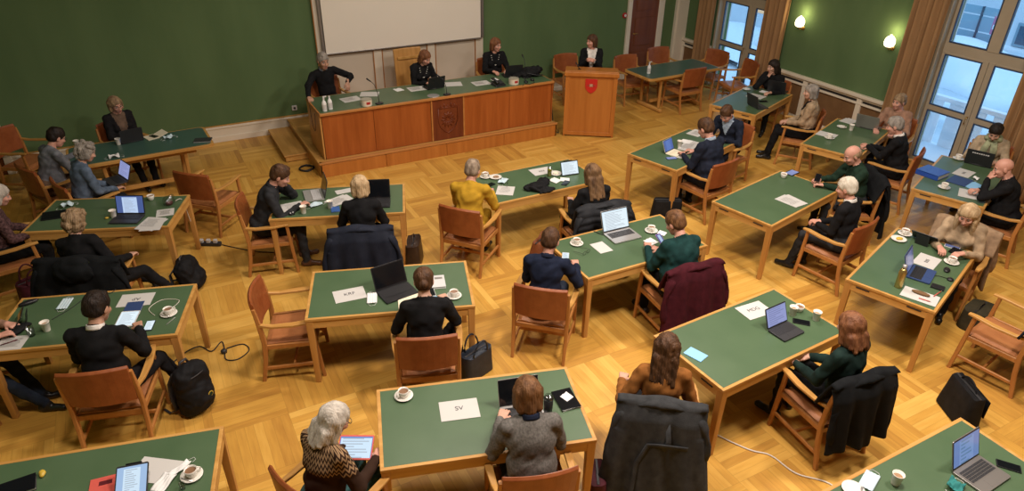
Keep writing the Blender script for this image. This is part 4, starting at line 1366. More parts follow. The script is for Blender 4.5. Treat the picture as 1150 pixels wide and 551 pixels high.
# table by the far window
sitter('dark haired woman in black resting her chin on her hand under the first wall lamp', 'armchair under the dark haired woman by the far curtain',
  10.08, 8.70, 202, lean=.14, hyaw=-.5, hpitch=.15, female=F, lh=(.40, .14, .80), rh=(.20, -.06, .99), relb=(.8, -.5, -1), rpalm=((-.3, .3, .85), (.7, -.5, .2)), rcurl=.8, hair='long', hcol='hair_dark', top='black_cloth', bottom='black_cloth')
sitter('woman with grey hair in open beige jacket with hands folded on her lap', 'armchair under the woman in beige jacket',
  9.34, 7.22, 128, lean=-.02, hyaw=.15, hpitch=.15, female=F, lh=(.28, .04, .66), rh=(.29, -.05, .67), hair='bob', hcol='hair_grey', top='beige', bottom='black_cloth', under='black_knit', vdepth=.42, fat=1.28, legs=((.50, .10), (.52, -.06)))
# table by the white rail
sitter('man with grey hair in black suit with clasped hands on the grey laptop table', 'caramel armchair under the grey haired man in black suit by the window',
  9.27, 5.46, 114, 112, lean=.24, hyaw=.1, hpitch=.25, lh=(.46, .05, .81), rh=(.45, -.02, .80), lcurl=.9, rcurl=.9, hair='short', hcol='hair_grey', top='black_cloth', bottom='black_cloth', fat=1.12, collar='white_cloth', skin='skin_pink')
sitter('woman in rosy brown sweater sitting beside the near window curtain', 'armchair under the woman in rosy brown sweater',
  10.28, 6.33, 200, lean=.12, hyaw=-.45, hpitch=.10, female=F, lh=(.42, .14, .80), rh=(.38, -.18, .78), hair='short', hcol='hair_ash', top='rose_beige', bottom='black_cloth', fat=1.2, skin='skin_pink')
# table by the near window
sitter('woman with dark hair tied up wearing a pale green scarf behind a black laptop', 'armchair under the woman with the pale green scarf',
  10.46, 4.95, 202, lean=.20, hyaw=.0, hpitch=.55, female=F, lh=(.40, .14, .80), rh=(.40, -.14, .80), hair='bun', hcol='hair_dark', top='sand', bottom='black_cloth', fat=1.1, scarf='sage')
sitter('bald man in black jacket resting his chin on his hand by the blue binder', 'caramel armchair under the bald man in black jacket',
  9.16, 3.86, 118, 112, lean=.26, hyaw=.15, hpitch=.30, lh=(.34, .06, 1.00), lelb=(.8, .5, -1), lpalm=((-.3, -.35, .8), (.7, .4, .2)), lcurl=.9, rh=(.38, .0, .82), rcurl=.6, hair='none', top='black_cloth', bottom='black_cloth', fat=1.22, skin='skin_pink')
# right hand table with the gold bottle
sitter('woman with long blond hair in beige jacket reading a tablet in a black case', 'armchair under the woman with long blond hair',
  7.58, 3.53, 198, lean=.20, hyaw=.0, hpitch=.45, female=F, lh=(.40, .12, .82), rh=(.42, -.12, .82), lcurl=.6, rcurl=.6, hair='longfront', hcol='hair_blond', top='beige', bottom='black_cloth', skin='skin_pink')
# at the high desk
sitter('man in dark pullover leaning an arm on the left end of the high desk', 'armchair behind the left end of the high desk',
  2.60, 11.42, -82, lean=.02, side=.10, hyaw=.10, hpitch=.18, z0=.25, rh=(.44, -.50, .80), relb=(-.2, -.8, .1), lh=(.30, .24, .88), lelb=(-.2, 1, -.3), lpalm=((.4, -.2, -.9), (1, .2, .3)), hair='short', hcol='hair_grey', top='black_cloth', bottom='charcoal', skin='skin_tan', collar='grey_blue', s=1.03)
person('woman with red brown hair in black jacket at the middle of the high desk', 4.15, 11.22, -84, z0=.25, lean=.26, hyaw=.40, hpitch=.45, female=F, lh=(.40, .12, .80), rh=(.42, -.08, .80), hair='bob', hcol='hair_red', top='black_cloth', bottom='black_cloth', under='black_knit', necklace=True, skin='skin_pink', seat=.46)
sitter('woman with red hair and long necklace at the right of the high desk', 'armchair behind the right part of the high desk',
  5.66, 11.34, -100, lean=.10, hyaw=.55, hpitch=.12, z0=.25, female=F, lh=(.42, .14, .81), rh=(.44, -.14, .81), hair='bob', hcol='hair_red', top='black_cloth', bottom='black_cloth', necklace=True, skin='skin_pink', fat=1.1)
person('woman with short brown hair in black blazer and white top speaking behind the lectern', 7.30, 10.56, -122, stand=True, lean=.06, hyaw=-.85, hpitch=.08, female=F, s=.97, lh=(.26, .03, 1.21), rh=(.26, -.08, 1.20), lcurl=.6, rcurl=.6, lpalm=((.5, -.7, .2), (.3, .6, .6)), rpalm=((.5, .7, .2), (.3, -.6, .6)), hair='bob', hcol='hair_brown', top='black_cloth', bottom='black_cloth', under='white_cloth', vdepth=.40, skin='skin_pink')

# ------------------------------------------------------------------ empty chairs
chair(.38, 9.16, 46, 'empty armchair seen from behind between the left tables and the platform')
chair(.70, 5.76, -18, 'empty armchair pushed up to the left end of the KRF table')
chair(6.80, 2.48, 99, 'empty armchair with a dark jacket over its back at the right picture edge')
chair(-1.86, 11.62, -35, 'empty armchair in the dim corner left of the man in grey sweater')
chair(7.62, 11.72, -95, 'empty armchair against the green wall behind the lectern')
chair(8.70, 11.12, -95, 'empty armchair tucked under the far left corner of the dark trestle table')
chair(9.74, 11.36, -95, 'empty armchair behind the dark trestle table before the brown door')
chair(9.39, 10.30, 90, 'empty armchair in front of the dark trestle table seen from behind')
chair(10.50, 10.82, 196, 'empty armchair at the right end of the dark trestle table before the curtain')
chair(10.52, 10.02, 165, 'empty armchair turned away from the far window')

# ------------------------------------------------------------------ coats hung over chairs (chair's own axes: +x front)
mottled('quilt_black', (.012, .013, .016), (.022, .024, .028), 9, .7, .2, 90, spec=.25)
mottled('quilt_navy', (.010, .013, .024), (.018, .022, .036), 9, .75, .2, 90, spec=.2)
cloth('maroon_wool', (.055, .008, .013))
cloth('grey_wool', (.040, .042, .044))
cloth('coat_black', (.008, .009, .010))
cloth('coat_olive', (.016, .019, .010))
cloth('fur_grey', (.20, .16, .11), .5, scale=40, bump=.8)
cloth('coat_beige', (.30, .20, .12))
cloth('denim_dark', (.012, .016, .026))

def coat(x, y, deg, label, mat, width=.62, hem=.32, flare=.0, quilt=0, sleeves=(.42, .42), seed=0, belt=False, collar=None, shift=0, zb=0, hood=False, cat='coat', top=.940):
    o = thing('coat', label, cat, (x, y, zb), math.radians(deg), 'coats hung over chairs')
    path = [(-.165, .66), (-.195, .76), (-.225, .855), (-.262, top), (-.315, top - .010), (-.355, top - .08)]
    n_front = len(path) - 1
    zz = top - .08
    while zz > hem + .03:
        zz -= .055
        path.append((-.372 - .06 * (.88 - zz) - flare * (.88 - zz) * .5, max(zz, hem)))
    NV = len(path) - 1
    def fn(u, v):
        i = v * NV
        k = min(int(i), NV - 1); t = i - k
        px = path[k][0] * (1 - t) + path[k + 1][0] * t
        pz = path[k][1] * (1 - t) + path[k + 1][1] * t
        down = max(0, (i - n_front) / max(NV - n_front, 1)) if i > n_front else 0
        w = max(width * (.88 + .10 * down + flare * down), .66)
        uu = 2 * u - 1
        fold = (.030 * math.sin(uu * 8 + seed) + .020 * math.sin(uu * 15 + seed * 2 + down * 2)) * (.15 + .85 * down) * (1 if i > n_front - 1 else .2)
        if quilt and i > n_front - 1:
            fold += .024 * abs(math.sin(i * PI * .72))
        rnd = -.06 * uu ** 4 * (1 if i >= n_front - 1 else .2)
        wob = .02 * math.sin(uu * 5 + seed * 3) * down + .012 * math.sin(uu * 6 + seed * 2) * (1 - down)
        drop = -.035 * uu ** 4 * (1 if 1 < i < n_front + 3 else .4)
        return (px - fold - rnd * (.8 if i > n_front - 1 else 0), uu * w / 2 + shift * down, pz + wob + drop)
    MB().sheet(fn, 30, NV * 3).build('coat_body', mat, o, smooth=True, solid=.022)
    for q, ln in ((1, sleeves[0]), (-1, sleeves[1])):
        if not ln: continue
        z0 = top - .09
        pts = [(-.315, q * width * .36, z0), (-.335, q * width * .465, z0 - .10), (-.355 - .02 * seed % .03, q * (width * .50 + .01), z0 - ln * .55), (-.38, q * (width * .49), z0 - ln)]
        MB().sweep(pts, lambda i: [((.062 - .008 * i) * math.cos(2 * PI * k / 12) * (1 + (.06 * math.sin(k * 3 + i * 2))), (.046 - .004 * i) * math.sin(2 * PI * k / 12)) for k in range(12)]).build('sleeve', mat, o, smooth=True, sub=1)
    if collar:
        c = MB().sweep([(-.300 - .02 * (1 - abs(k / 10 - 1)), -.20 + .020 * k, top - .012 - .05 * abs(k / 10 - 1) ** 2) for k in range(21)], lambda i: [((.050 - .02 * abs(i / 10 - 1)) * math.cos(2 * PI * k / 10) * (1 + .06 * math.sin(i * 1.9)), (.030 - .014 * abs(i / 10 - 1)) * math.sin(2 * PI * k / 10)) for k in range(10)])
        c.build('collar', collar, o, smooth=True)
    if hood:
        s = Sdf(.05).ell((-.40, 0, top - .10), (.075, .19, .12)).ell((-.36, 0, top - .01), (.06, .15, .06))
        sdf_part('hood', s, .014, [mat], o, wrinkle(.006))
    if belt:
        b = MB().beam([(-.43, -width * .30, .62), (-.455, 0, .64), (-.44, width * .10, .62), (-.47, width * .20, .45), (-.53, width * .22, .22), (-.56, width * .20, .12)], .035, .012, up=(1, 0, 0))
        b.build('belt', mat, o, smooth=True)
        b2 = MB().beam([(-.385, -width * .07, .80), (-.43, -width * .10, .66), (-.45, -width * .05, .60)], .04, .014, up=(1, 0, 0)).build('strap', mat, o, smooth=True)
    return o
def on_chair(x, y, deg, cdeg=None, cdx=.09):
    a = math.radians(deg)
    return x + cdx * math.cos(a), y + cdx * math.sin(a), (deg if cdeg is None else cdeg)
coat(*on_chair(-.97, 7.30, 68), 'big black coat with olive lining spread over a chair behind the blond woman in black', 'coat_black', .92, .06, .18, seed=1.2, sleeves=(.55, .5), collar='coat_olive', hood=True)
coat(*on_chair(1.75, 6.80, 70, cdx=-.03), 'dark navy padded coat over the chair of the blond woman at the black laptop', 'quilt_navy', .80, .16, .10, seed=.4, sleeves=(.5, .5), hood=False, collar='quilt_navy')
coat(*on_chair(4.34, 5.98, 84), 'black quilted puffer coat over the chair of the woman with ombre hair', 'quilt_black', .80, .20, .08, quilt=1, top=.955, seed=2, sleeves=(.42, .42), collar='quilt_black')
coat(*on_chair(4.40, 4.46, 84), 'maroon wool coat over the chair of the person in teal sweater', 'maroon_wool', .74, .10, .12, seed=3, sleeves=(.5, .45), collar='maroon_wool')
coat(*on_chair(2.96, 3.02, 52), 'long dark grey wool coat with loose belt over the chair of the woman in ochre', 'grey_wool', .72, .035, .26, seed=.8, sleeves=(.62, .40), belt=True, collar='grey_wool')
coat(*on_chair(4.50, 2.56, 98, 84), 'black jacket over the chair of the woman with red brown hair', 'coat_black', .60, .30, .05, seed=1.7, sleeves=(.50, .56), collar='coat_black', cat='jacket')
coat(*on_chair(7.86, 5.08, 152), 'long black jacket over the chair of the bald man in green', 'coat_black', .62, .12, .05, seed=2.6, sleeves=(.5, .5), cat='jacket')
coat(*on_chair(7.58, 3.53, 198), 'beige coat over the chair of the woman with long blond hair', 'coat_beige', .66, .12, .06, seed=3.4, sleeves=(.5, .55), collar='coat_beige')
coat(6.80, 2.48, 99, 'dark blue jacket over the back of the empty chair at the right picture edge', 'denim_dark', .60, .26, .04, seed=.2, sleeves=(.48, .48), collar='denim_dark', cat='jacket')

# ------------------------------------------------------------------ bags
def backpack(x, y, deg, label, mats, h=.44, w=.32, d=.22, lean=0, emblem=None, straps=True, z=0):
    o = thing('backpack', label, 'backpack', (x, y, z), math.radians(deg))
    s = Sdf(.04)
    s.box((0, 0, h * .5), (d * .8, w, h), .09, R=rot(0, lean))
    s.ell((d * .25, 0, h * .36), (d * .42, w * .40, h * .30), R=rot(0, lean))
    s.ell((-.0 + lean * .1, 0, h * .92), (d * .3, w * .3, h * .12))
    sdf_part('bag_body', s, .012, [mats[0]], o, wrinkle(.005, 1.2, x))
    z_ = MB().tube([(d * .43 * math.cos(a) + lean * .2, w * .42 * math.sin(a) * 1.0, h * .80 + .04 * math.cos(a)) for a in [-1.5 + 3.0 * k / 16 for k in range(17)]], .005, 6)
    z_.build('zip', 'dark_plastic', o, smooth=True)
    MB().tube([(-d * .2, -.05, h * .97), (-d * .2, -.03, h * 1.08), (-d * .2, .03, h * 1.08), (-d * .2, .05, h * .97)], .012, 8).build('grab_handle', 'dark_plastic', o, smooth=True)
    if straps:
        for q in (-1, 1):
            MB().beam([(-d * .38, q * .08, h * .88), (-d * .66, q * .10, h * .62), (-d * .60, q * .12, h * .30), (-d * .42, q * .13, h * .10)], .06, .014, up=(1, 0, 0)).build('shoulder_strap', 'dark_plastic', o, smooth=True)
            MB().beam([(-d * .40, q * .13, .06), (-d * .7, q * .17, .015), (-d * 1.1, q * .16, .010)], .022, .006).build('loose_strap', 'dark_plastic', o)
    if emblem:
        e = MB().lathe([(.001, 0), (.026, 0), (.026, .004), (.001, .004)], 18).xform(Matrix.Translation((d * .62, .05, h * .42)) @ Matrix.Rotation(PI / 2, 4, 'Y')).build('round_patch', 'yellow_plastic', o)
        MB().lathe([(.001, 0), (.019, 0), (.019, .006), (.001, .006)], 18).xform(Matrix.Translation((d * .625, .05, h * .42)) @ Matrix.Rotation(PI / 2, 4, 'Y')).build('patch_centre', emblem, o)
    return o
cloth('bag_black', (.010, .010, .011), .3, .7)
cloth('bag_maroon', (.060, .012, .018), .3, .6)
mottled('bag_navy', (.012, .018, .028), (.022, .03, .044), 12, .45, .15, 90)
mottled('bag_brown', (.16, .050, .020), (.24, .08, .032), 12, .5, .2, 90)
mottled('bag_darkbrown', (.022, .012, .008), (.04, .022, .014), 12, .4, .2, 90)
mottled('bag_olive', (.035, .030, .015), (.055, .046, .024), 14, .8, .3, 90)
backpack(-.27, 5.48, -55, 'round black backpack with small round patch on the floor by the table leg', ('bag_black',), .50, .33, .24, emblem='bottle_green')
backpack(-.10, 7.66, -20, 'black backpack with loose straps on the floor below the crossed legs', ('bag_black',), .38, .36, .26, lean=-.25)

def handbag(x, y, deg, label, mat, w=.34, d=.16, h=.26, handles=2, hh=.16, taper=.8, z=0, flap=None, name='handbag', tilt=0):
    o = thing(name, label, 'bag', (x, y, z), math.radians(deg))
    rings = []
    for t in (0, .03, .3, .7, 1):
        ww, dd = w * (1 - (1 - taper) * .4 * t) * (.94 if t == 0 else 1), d * (1 - (1 - taper) * t) * (.9 if t == 0 else 1)
        rr = min(ww, dd) * .32
        poly = []
        for sx, sy, a0 in ((1, 1, 0), (-1, 1, 90), (-1, -1, 180), (1, -1, 270)):
            for k in range(5):
                a = math.radians(a0 + 22.5 * k)
                poly.append((sx * (ww / 2 - rr) + rr * math.cos(a), sy * (dd / 2 - rr) + rr * math.sin(a), t * h + .012 * math.sin(3 * (a + t)) * (t > .2)))
        rings.append([(p[0] + tilt * p[2], p[1], p[2]) for p in poly])
    MB().loft(rings).build('bag_body', mat, o, smooth=True, bevel=.004)
    MB().beam([(-w * .42 + tilt * h, 0, h + .003), (w * .42 + tilt * h, 0, h + .003)], .02, .008).build('zip', 'dark_plastic', o)
    for k in range(handles):
        q = (k - (handles - 1) / 2) * d * .7
        MB().tube([(w * .26 * math.cos(a) + tilt * h, q * (1 + .3 * math.sin(a)), h * .93 + hh * math.sin(a)) for a in [PI * k2 / 12 for k2 in range(13)]], .009, 8).build('handle', mat, o, smooth=True)
    if flap:
        MB().box((tilt * h, -d / 2 - .004, h * .62), (w * .8, .012, h * .55)).build('pocket', flap, o, bevel=.005)
        for q in (-1, 1): MB().box((q * w * .22 + tilt * h, -d / 2 - .014, h * .45), (.03, .012, .05)).build('buckle', 'silver', o, bevel=.003)
    return o
handbag(2.20, 4.78, 20, 'navy handbag with two arched handles on the floor right of the KRF table', 'bag_navy', .36, .17, .28, 2, .17)
handbag(2.42, 7.05, 62, 'dark brown slouchy shoulder bag on the floor beside the table of the blond woman', 'bag_darkbrown', .36, .20, .30, 1, .10)
handbag(3.93, 6.50, 30, 'reddish brown leather bag slumped on the floor behind the man in navy shirt', 'bag_brown', .38, .22, .22, 1, .12, .5)
handbag(6.02, 6.60, -28, 'black leather briefcase bag on the floor beyond the silver laptop table', 'bag_black', .44, .16, .28, 0, .1, .7, name='briefcase')
handbag(4.98, 4.66, 20, 'maroon bag on the floor behind the person in teal sweater', 'bag_maroon', .26, .18, .40, 1, .08)
handbag(5.90, 2.24, 62, 'black office briefcase with handle standing on the floor at the right', 'bag_black', .44, .20, .34, 1, .10, .62, flap='bag_black', name='briefcase')
handbag(7.42, 3.02, 10, 'soft dark olive bag on the floor under the gold bottle table', 'bag_olive', .38, .26, .24, 1, .06, .9)
handbag(-1.62, 8.02, 30, 'dark wire handled bag with maroon inside beside the big black coat', 'bag_maroon', .36, .2, .34, 2, .18, .8)
handbag(2.42, 3.02, 60, 'dark red handbag by the table leg behind the woman in grey jumper', 'bag_maroon', .30, .16, .24, 2, .10)
handbag(1.36, 2.98, 70, 'black handbag hanging at the side of the woman in grey jumper', 'bag_black', .28, .12, .26, 1, .10, z=.30) if False else None
pk = thing('rucksack', 'limp black rucksack and jacket heaped on the right end of the high desk', 'bag', (6.02, 10.62, 1.0), .2)
s = Sdf(.05).ell((0, 0, .06), (.22, .17, .085)).ell((-.20, .05, .04), (.16, .10, .05)).ell((.1, -.06, .09), (.14, .10, .06)).cap((-.3, .02, .03), (-.42, -.02, .02), .03, .02)
sdf_part('bag_body', s, .012, ['bag_black'], pk, wrinkle(.012, .9))
MB().beam([(-.15, -.12, .09), (.0, -.20, .05), (.15, -.20, .03)], .04, .01).build('strap', 'dark_plastic', pk, smooth=True)

# ------------------------------------------------------------------ computers and phones (local: user sits at -y, hinge along x)
def laptop(label, hx, hy, yaw, w, d, open_deg, body, screen=None, z=.75, keys='key_black', lid=None, name='laptop', tilt=None, back_marks=False, kb_tone=None):
    o = thing(name, label, 'laptop' if name == 'laptop' else 'tablet', (hx, hy, z), yaw, None)
    if tilt: o.rotation_euler = (tilt[0], tilt[1], yaw)
    b = MB().rounded(0, -d / 2, w, d, .004, .018, .012).build('base', body, o, bevel=.0015)
    for q in (-1, 1):
        MB().rounded(q * w * .4, -d * .12, .03, .012, 0, .005, .003).rounded(q * w * .4, -d * .9, .03, .012, 0, .005, .003).build('foot', 'rubber', o)
    kb = MB()
    nc, nr = 14, 5
    kw, kd = w * .86 / nc, d * .46 / nr
    MB().box((0, -d * .36, .0182), (w * .90, d * .50, .0012)).build('keyboard_well', kb_tone or keys, b)
    for i in range(nc):
        for j in range(nr):
            kb.box((-w * .43 + kw * (i + .5), -d * .13 - kd * (j + .5), .0198), (kw * .84, kd * .82, .0024))
    kb.build('keyboard', keys, b)
    MB().box((0, -d * .80, .0183), (w * .30, d * .26, .001)).build('touchpad', kb_tone or body, b)
    a = math.radians(open_deg)
    L = Matrix.Translation((0, .002, .018)) @ Matrix.Rotation(-(a), 4, 'X') @ Matrix.Rotation(0, 4, 'Z')
    # lid built lying closed over the base (towards -y), then swung open
    def P_(x, y, zz): return L @ Vector((x, -y, zz))
    lidm = MB().rounded(0, -d / 2, w, d, -.003, .004, .012).xform(L)
    lo = lidm.build('lid', lid or body, o, bevel=.001)
    MB().box((0, -d / 2, -.0033), (w * .985, d * .97, .001)).xform(L).build('bezel', 'black_plastic', lo)
    bz = .0048
    sa, sb, sc_, sd_ = P_(-w * .47, d * .07, -bz), P_(w * .47, d * .07, -bz), P_(w * .47, d * .95, -bz), P_(-w * .47, d * .95, -bz)
    if screen:
        screen_quad('display', screen, sa, sb, sc_, sd_, lo)
    else:
        screen_quad('display', 'screen_black', sa, sb, sc_, sd_, lo)
    MB().tube([(-w * .3, .004, .016), (w * .3, .004, .016)], .006, 8).build('hinge', 'dark_plastic', o, smooth=True)
    if back_marks:
        mk = MB()
        for k in range(8):
            mk.box((-w * .28 + k * w * .08, -d * .80, .0046), (w * (.05 if k % 3 else .065), .018, .0006))
        mk.xform(L).build('lid_mark', 'light_grey', lo)
    return o
# angle between lid and base: 90 upright, 115 leaning away from the user
laptop('black laptop seen from behind in front of the woman in black cardigan', -.42, 10.80, .25 + PI, .30, .20, 100, 'black_plastic', 'screen_mail')
laptop('laptop with lit blue screen on the lap of the woman in blue knit', -.60, 9.68, -1.21 + .0, .31, .21, 112, 'dark_plastic', 'screen_violet', z=.665)
laptop('dark laptop with a lit mail page on the table with the plastic bag', -.54, 8.297, -.45, .32, .22, 106, 'dark_plastic', 'screen_mail')
laptop('open silver laptop with black screen at the SV table', 1.960, 3.475, -.24, .32, .22, 108, 'silver', None)
laptop('big open black laptop with dark screen at the KRF table', 1.635, 5.490, .13, .34, .235, 110, 'black_plastic', None)
laptop('laptop with grey keyboard and dark lid standing sideways before the man in dark suit', 1.573, 7.873, -1.68, .33, .225, 104, 'silver', None, lid='dark_plastic', keys='light_grey', kb_tone='silver')
laptop('open black laptop with dark screen right of the blond woman', 2.12, 7.44, -.36, .34, .235, 106, 'black_plastic', None)
laptop('open silver laptop with a white page on the middle table', 4.279, 5.456, -.03, .355, .245, 112, 'silver', 'screen_white', keys='dark_plastic', kb_tone='silver')
laptop('tablet computer with violet screen and grey keyboard cover at the MDG table', 4.535, 3.312, .07, .27, .19, 112, 'dark_plastic', 'screen_violet', keys='dark_plastic')
laptop('small white tablet with blue screen standing on its keyboard cover', 6.369, 7.085, .34 - .0, .235, .175, 112, 'paper_cream', 'screen_blue', lid='light_grey', keys='paper_cream')
laptop('dark laptop seen edge on at the table nearest the far curtain', 8.97, 8.07, -1.75 + PI, .31, .21, 104, 'dark_plastic', None)
laptop('black laptop seen from behind before the dark haired woman', 9.94, 8.48, -1.10 + PI, .32, .22, 104, 'black_plastic', None)
laptop('grey tablet computer seen from behind before the woman in rosy sweater', 9.803, 6.479, -1.23 + PI, .34, .23, 108, 'grey_metal', None)
laptop('black laptop with pale marks on its lid before the woman with green scarf', 9.936, 4.790, -1.20 + PI, .33, .22, 104, 'black_plastic', None, back_marks=True)
laptop('dark blue laptop beside the gold bottle', 6.503, 3.389, .39, .31, .22, 108, 'navy_card', 'screen_dim')
laptop('steel laptop with blue page on the table at the bottom right', 4.476, 1.522, .03, .32, .225, 108, 'grey_metal', 'screen_steel', keys='dark_plastic', kb_tone='grey_metal')
laptop('black laptop before the woman in the middle of the high desk', 4.20, 10.56, PI + .10, .31, .21, 104, 'black_plastic', None, z=1.0)
laptop('black laptop before the woman at the right of the high desk', 5.70, 10.62, PI - .15, .32, .22, 104, 'black_plastic', None, z=1.0)

def slate(label, x, y, yaw, w, h, screen, z=.75, tilt=0, case='black_plastic', name='tablet', stand=False, face_up=True):
    """a tablet or phone: rounded slab with a lit display; tilt raises its far edge"""
    o = thing(name, label, 'tablet' if name == 'tablet' else 'phone', (x, y, z), yaw)
    t = .008
    T = Matrix.Rotation(tilt, 4, 'X')
    lift = h / 2 * math.sin(abs(tilt)) + .001
    T = Matrix.Translation((0, 0, lift)) @ T
    b = MB().rounded(0, 0, w, h, 0, t, min(w, h) * .06).xform(T).build('shell', case, o, bevel=.001)
    e = .008 if w > .12 else .004
    q = [T @ Vector((sx * (w / 2 - e), sy * (h / 2 - e * 1.6), t + .0006)) for sx, sy in ((-1, -1), (1, -1), (1, 1), (-1, 1))]
    screen_quad('display', screen, *q, o)
    MB().box((w / 2, h * .2, t / 2), (.003, h * .08, t * .5)).xform(T).build('side_button', 'dark_plastic', b)
    if stand:
        k = h * math.sin(abs(tilt))
        yy = h / 2 * math.cos(tilt)
        MB().box((0, yy + .01, k * .5), (w * .5, .006, k * .98), Matrix.Rotation(-.25, 3, 'X')).build('stand_flap', case, o)
    return o
slate('white tablet with lit page under the hands of the man in black suit', -.660, 6.058, -.34, .165, .225, 'screen_white', tilt=.06, case='light_grey')
slate('tablet with lit page in a dark frame at the bottom left table', -.70, 3.96, -.20, .20, .25, 'screen_page', tilt=.38, stand=True)
slate('tablet with red case on the lap of the woman in patterned jumper', .72, 3.66, -.48, .25, .19, 'screen_tablet', z=.69, tilt=.32, case='red_paper')
slate('black tablet with white page on the mustard jacket table', 4.655, 7.060, -.12, .25, .19, 'screen_white', tilt=1.15, stand=True)
slate('small blue lit tablet at the far corner of the bare table', 7.381, 5.758, .2, .19, .13, 'screen_violet')
slate('tablet in an open black case held by the woman with long blond hair', 7.19, 3.71, -1.30 + PI, .27, .20, 'screen_dim', tilt=.75, stand=True)
slate('dark tablet on a stand at the left picture edge', -1.50, 6.42, -1.6, .20, .15, 'screen_black', tilt=.9, stand=True)
slate('dark tablet lying on the table with the plastic bag at its left end', -1.33, 8.66, -.1, .24, .17, 'screen_black', tilt=.15)
for lab, x, y, yaw, scr, cs in (
 ('phone with lit white screen near the coffee cup of the man in black suit', -.493, 5.870, -.30, 'screen_white', 'black_plastic'),
 ('phone lying beside the tablet on the KRF table by the white pad', 1.944, 5.240, -.2, 'screen_black', 'light_grey'),
 ('black phone by the writing man in dark suit', 1.149, 7.967, 1.1, 'screen_black', 'black_plastic'),
 ('black phone near the mustard yellow jacket', 3.547, 7.208, -1.2, 'screen_black', 'black_plastic'),
 ('black phone on the napkins by the woman with ombre hair', 4.455, 6.830, -.9, 'screen_black', 'black_plastic'),
 ('phone under the hand of the man in navy shirt', 3.47, 5.24, -.6, 'screen_white', 'light_grey'),
 ('black phone near the cups on the MDG table', 4.785, 3.262, .75, 'screen_black', 'black_plastic'),
 ('dark blue phone by the white tablet', 6.237, 6.882, 1.3, 'screen_violet', 'navy_card'),
 ('black phone on the table nearest the far curtain', 9.362, 8.220, 1.2, 'screen_black', 'black_plastic'),
 ('white phone before the woman with long blond hair', 7.394, 3.504, .4, 'screen_dim', 'light_grey'),
 ('black phone right of the steel laptop', 4.735, 1.371, .62, 'screen_black', 'black_plastic'),
):
    slate(lab, x, y, yaw, .074, .150, scr, case=cs, name='phone')
slate('purple phone held up by the person in dark teal sweater', 4.50, 4.96, .1, .07, .14, 'screen_mail', z=.80, tilt=.6, case='purple_case', name='phone')
slate('dark phone in the hands of the bald man in green', 7.34, 5.32, -1.0, .07, .14, 'screen_black', z=.835, tilt=.4, name='phone')

# ------------------------------------------------------------------ papers, placards, books
def sheet_paper(name, label, cat, x, y, yaw, w, h, mat='paper', z=.75, t=.0016, text=None, flip=False, marks=0, layers=1, curl=0):
    o = thing(name, label, cat, (x, y, z), yaw)
    for k in range(layers):
        a = .12 * k * (-1) ** k
        m = MB()
        def fn(u, v, top=True):
            return ((u - .5) * w, (v - .5) * h, t * (k + 1) + curl * (2 * u - 1) ** 2 * v)
        m.sheet(fn, 6, 4)
        m.xform(Matrix.Translation((.02 * k, -.012 * k, .0005)) @ Matrix.Rotation(a, 4, 'Z')).build('sheet', mat, o, solid=t * .9, smooth=False)
    ztop = t * (layers + .7) + .0012
    if text:
        cu = bpy.data.curves.new('lettering', 'FONT')
        cu.body = text; cu.size = .062; cu.align_x = 'CENTER'; cu.align_y = 'CENTER'; cu.extrude = .0002
        cu.materials.append(M['ink'])
        to = lettering(cu, o)
        to.location = (0, .012, ztop); to.rotation_euler = (0, 0, PI if flip else 0)
    if marks:
        r = random.Random(marks); m = MB()
        n = 5 if marks < 10 else 9
        for k in range(n):
            yy = h * (.30 - .62 * k / n)
            m.box((-w * .06 * r.random(), yy, ztop), (w * r.uniform(.45, .72), .0035, .0004))
        m.build('writing', 'ink' if marks < 10 else 'grey_metal', o)
    return o
PL = 'party placards'
sheet_paper('placard', 'white placard reading SV on the table of the woman in grey jumper', 'placard', 1.530, 3.647, -.29 - .0, .297, .212, text='SV')
sheet_paper('placard', 'white placard reading KRF beside a white face mask', 'placard', 1.234, 5.559, -.10, .297, .212, text='KRF')
sheet_paper('placard', 'white placard reading AP upside down before the man in black suit', 'placard', -.578, 6.375, -.31, .297, .212, text='AP', flip=True)
sheet_paper('placard', 'white placard reading MDG behind the violet screen', 'placard', 4.541, 3.599, -.04, .297, .212, text='MDG')
def faint(o, yaw=0):
    m = MB()
    for k in range(3): m.box((-.03 + .03 * k, .0, .0036), (.018, .036, .0004))
    m.build('faint_print', 'grey_metal', o, rz=yaw)
faint(sheet_paper('placard', 'white placard with faint print behind the yellow drink', 'placard', 4.372, 7.304, -.05, .297, .212))
faint(sheet_paper('placard', 'white placard with faint print beside the dark blue laptop', 'placard', 6.860, 3.440, .30, .297, .212))
faint(sheet_paper('placard', 'white placard with faint print before the woman with green scarf', 'placard', 9.519, 4.712, .22, .297, .205))
sheet_paper('paper_sheet', 'white sheet lying under the tablet and mask at the bottom left table', 'paper', -.560, 4.050, -.62, .297, .21)
for a in ():
    pass
PG = 'papers on the tables'
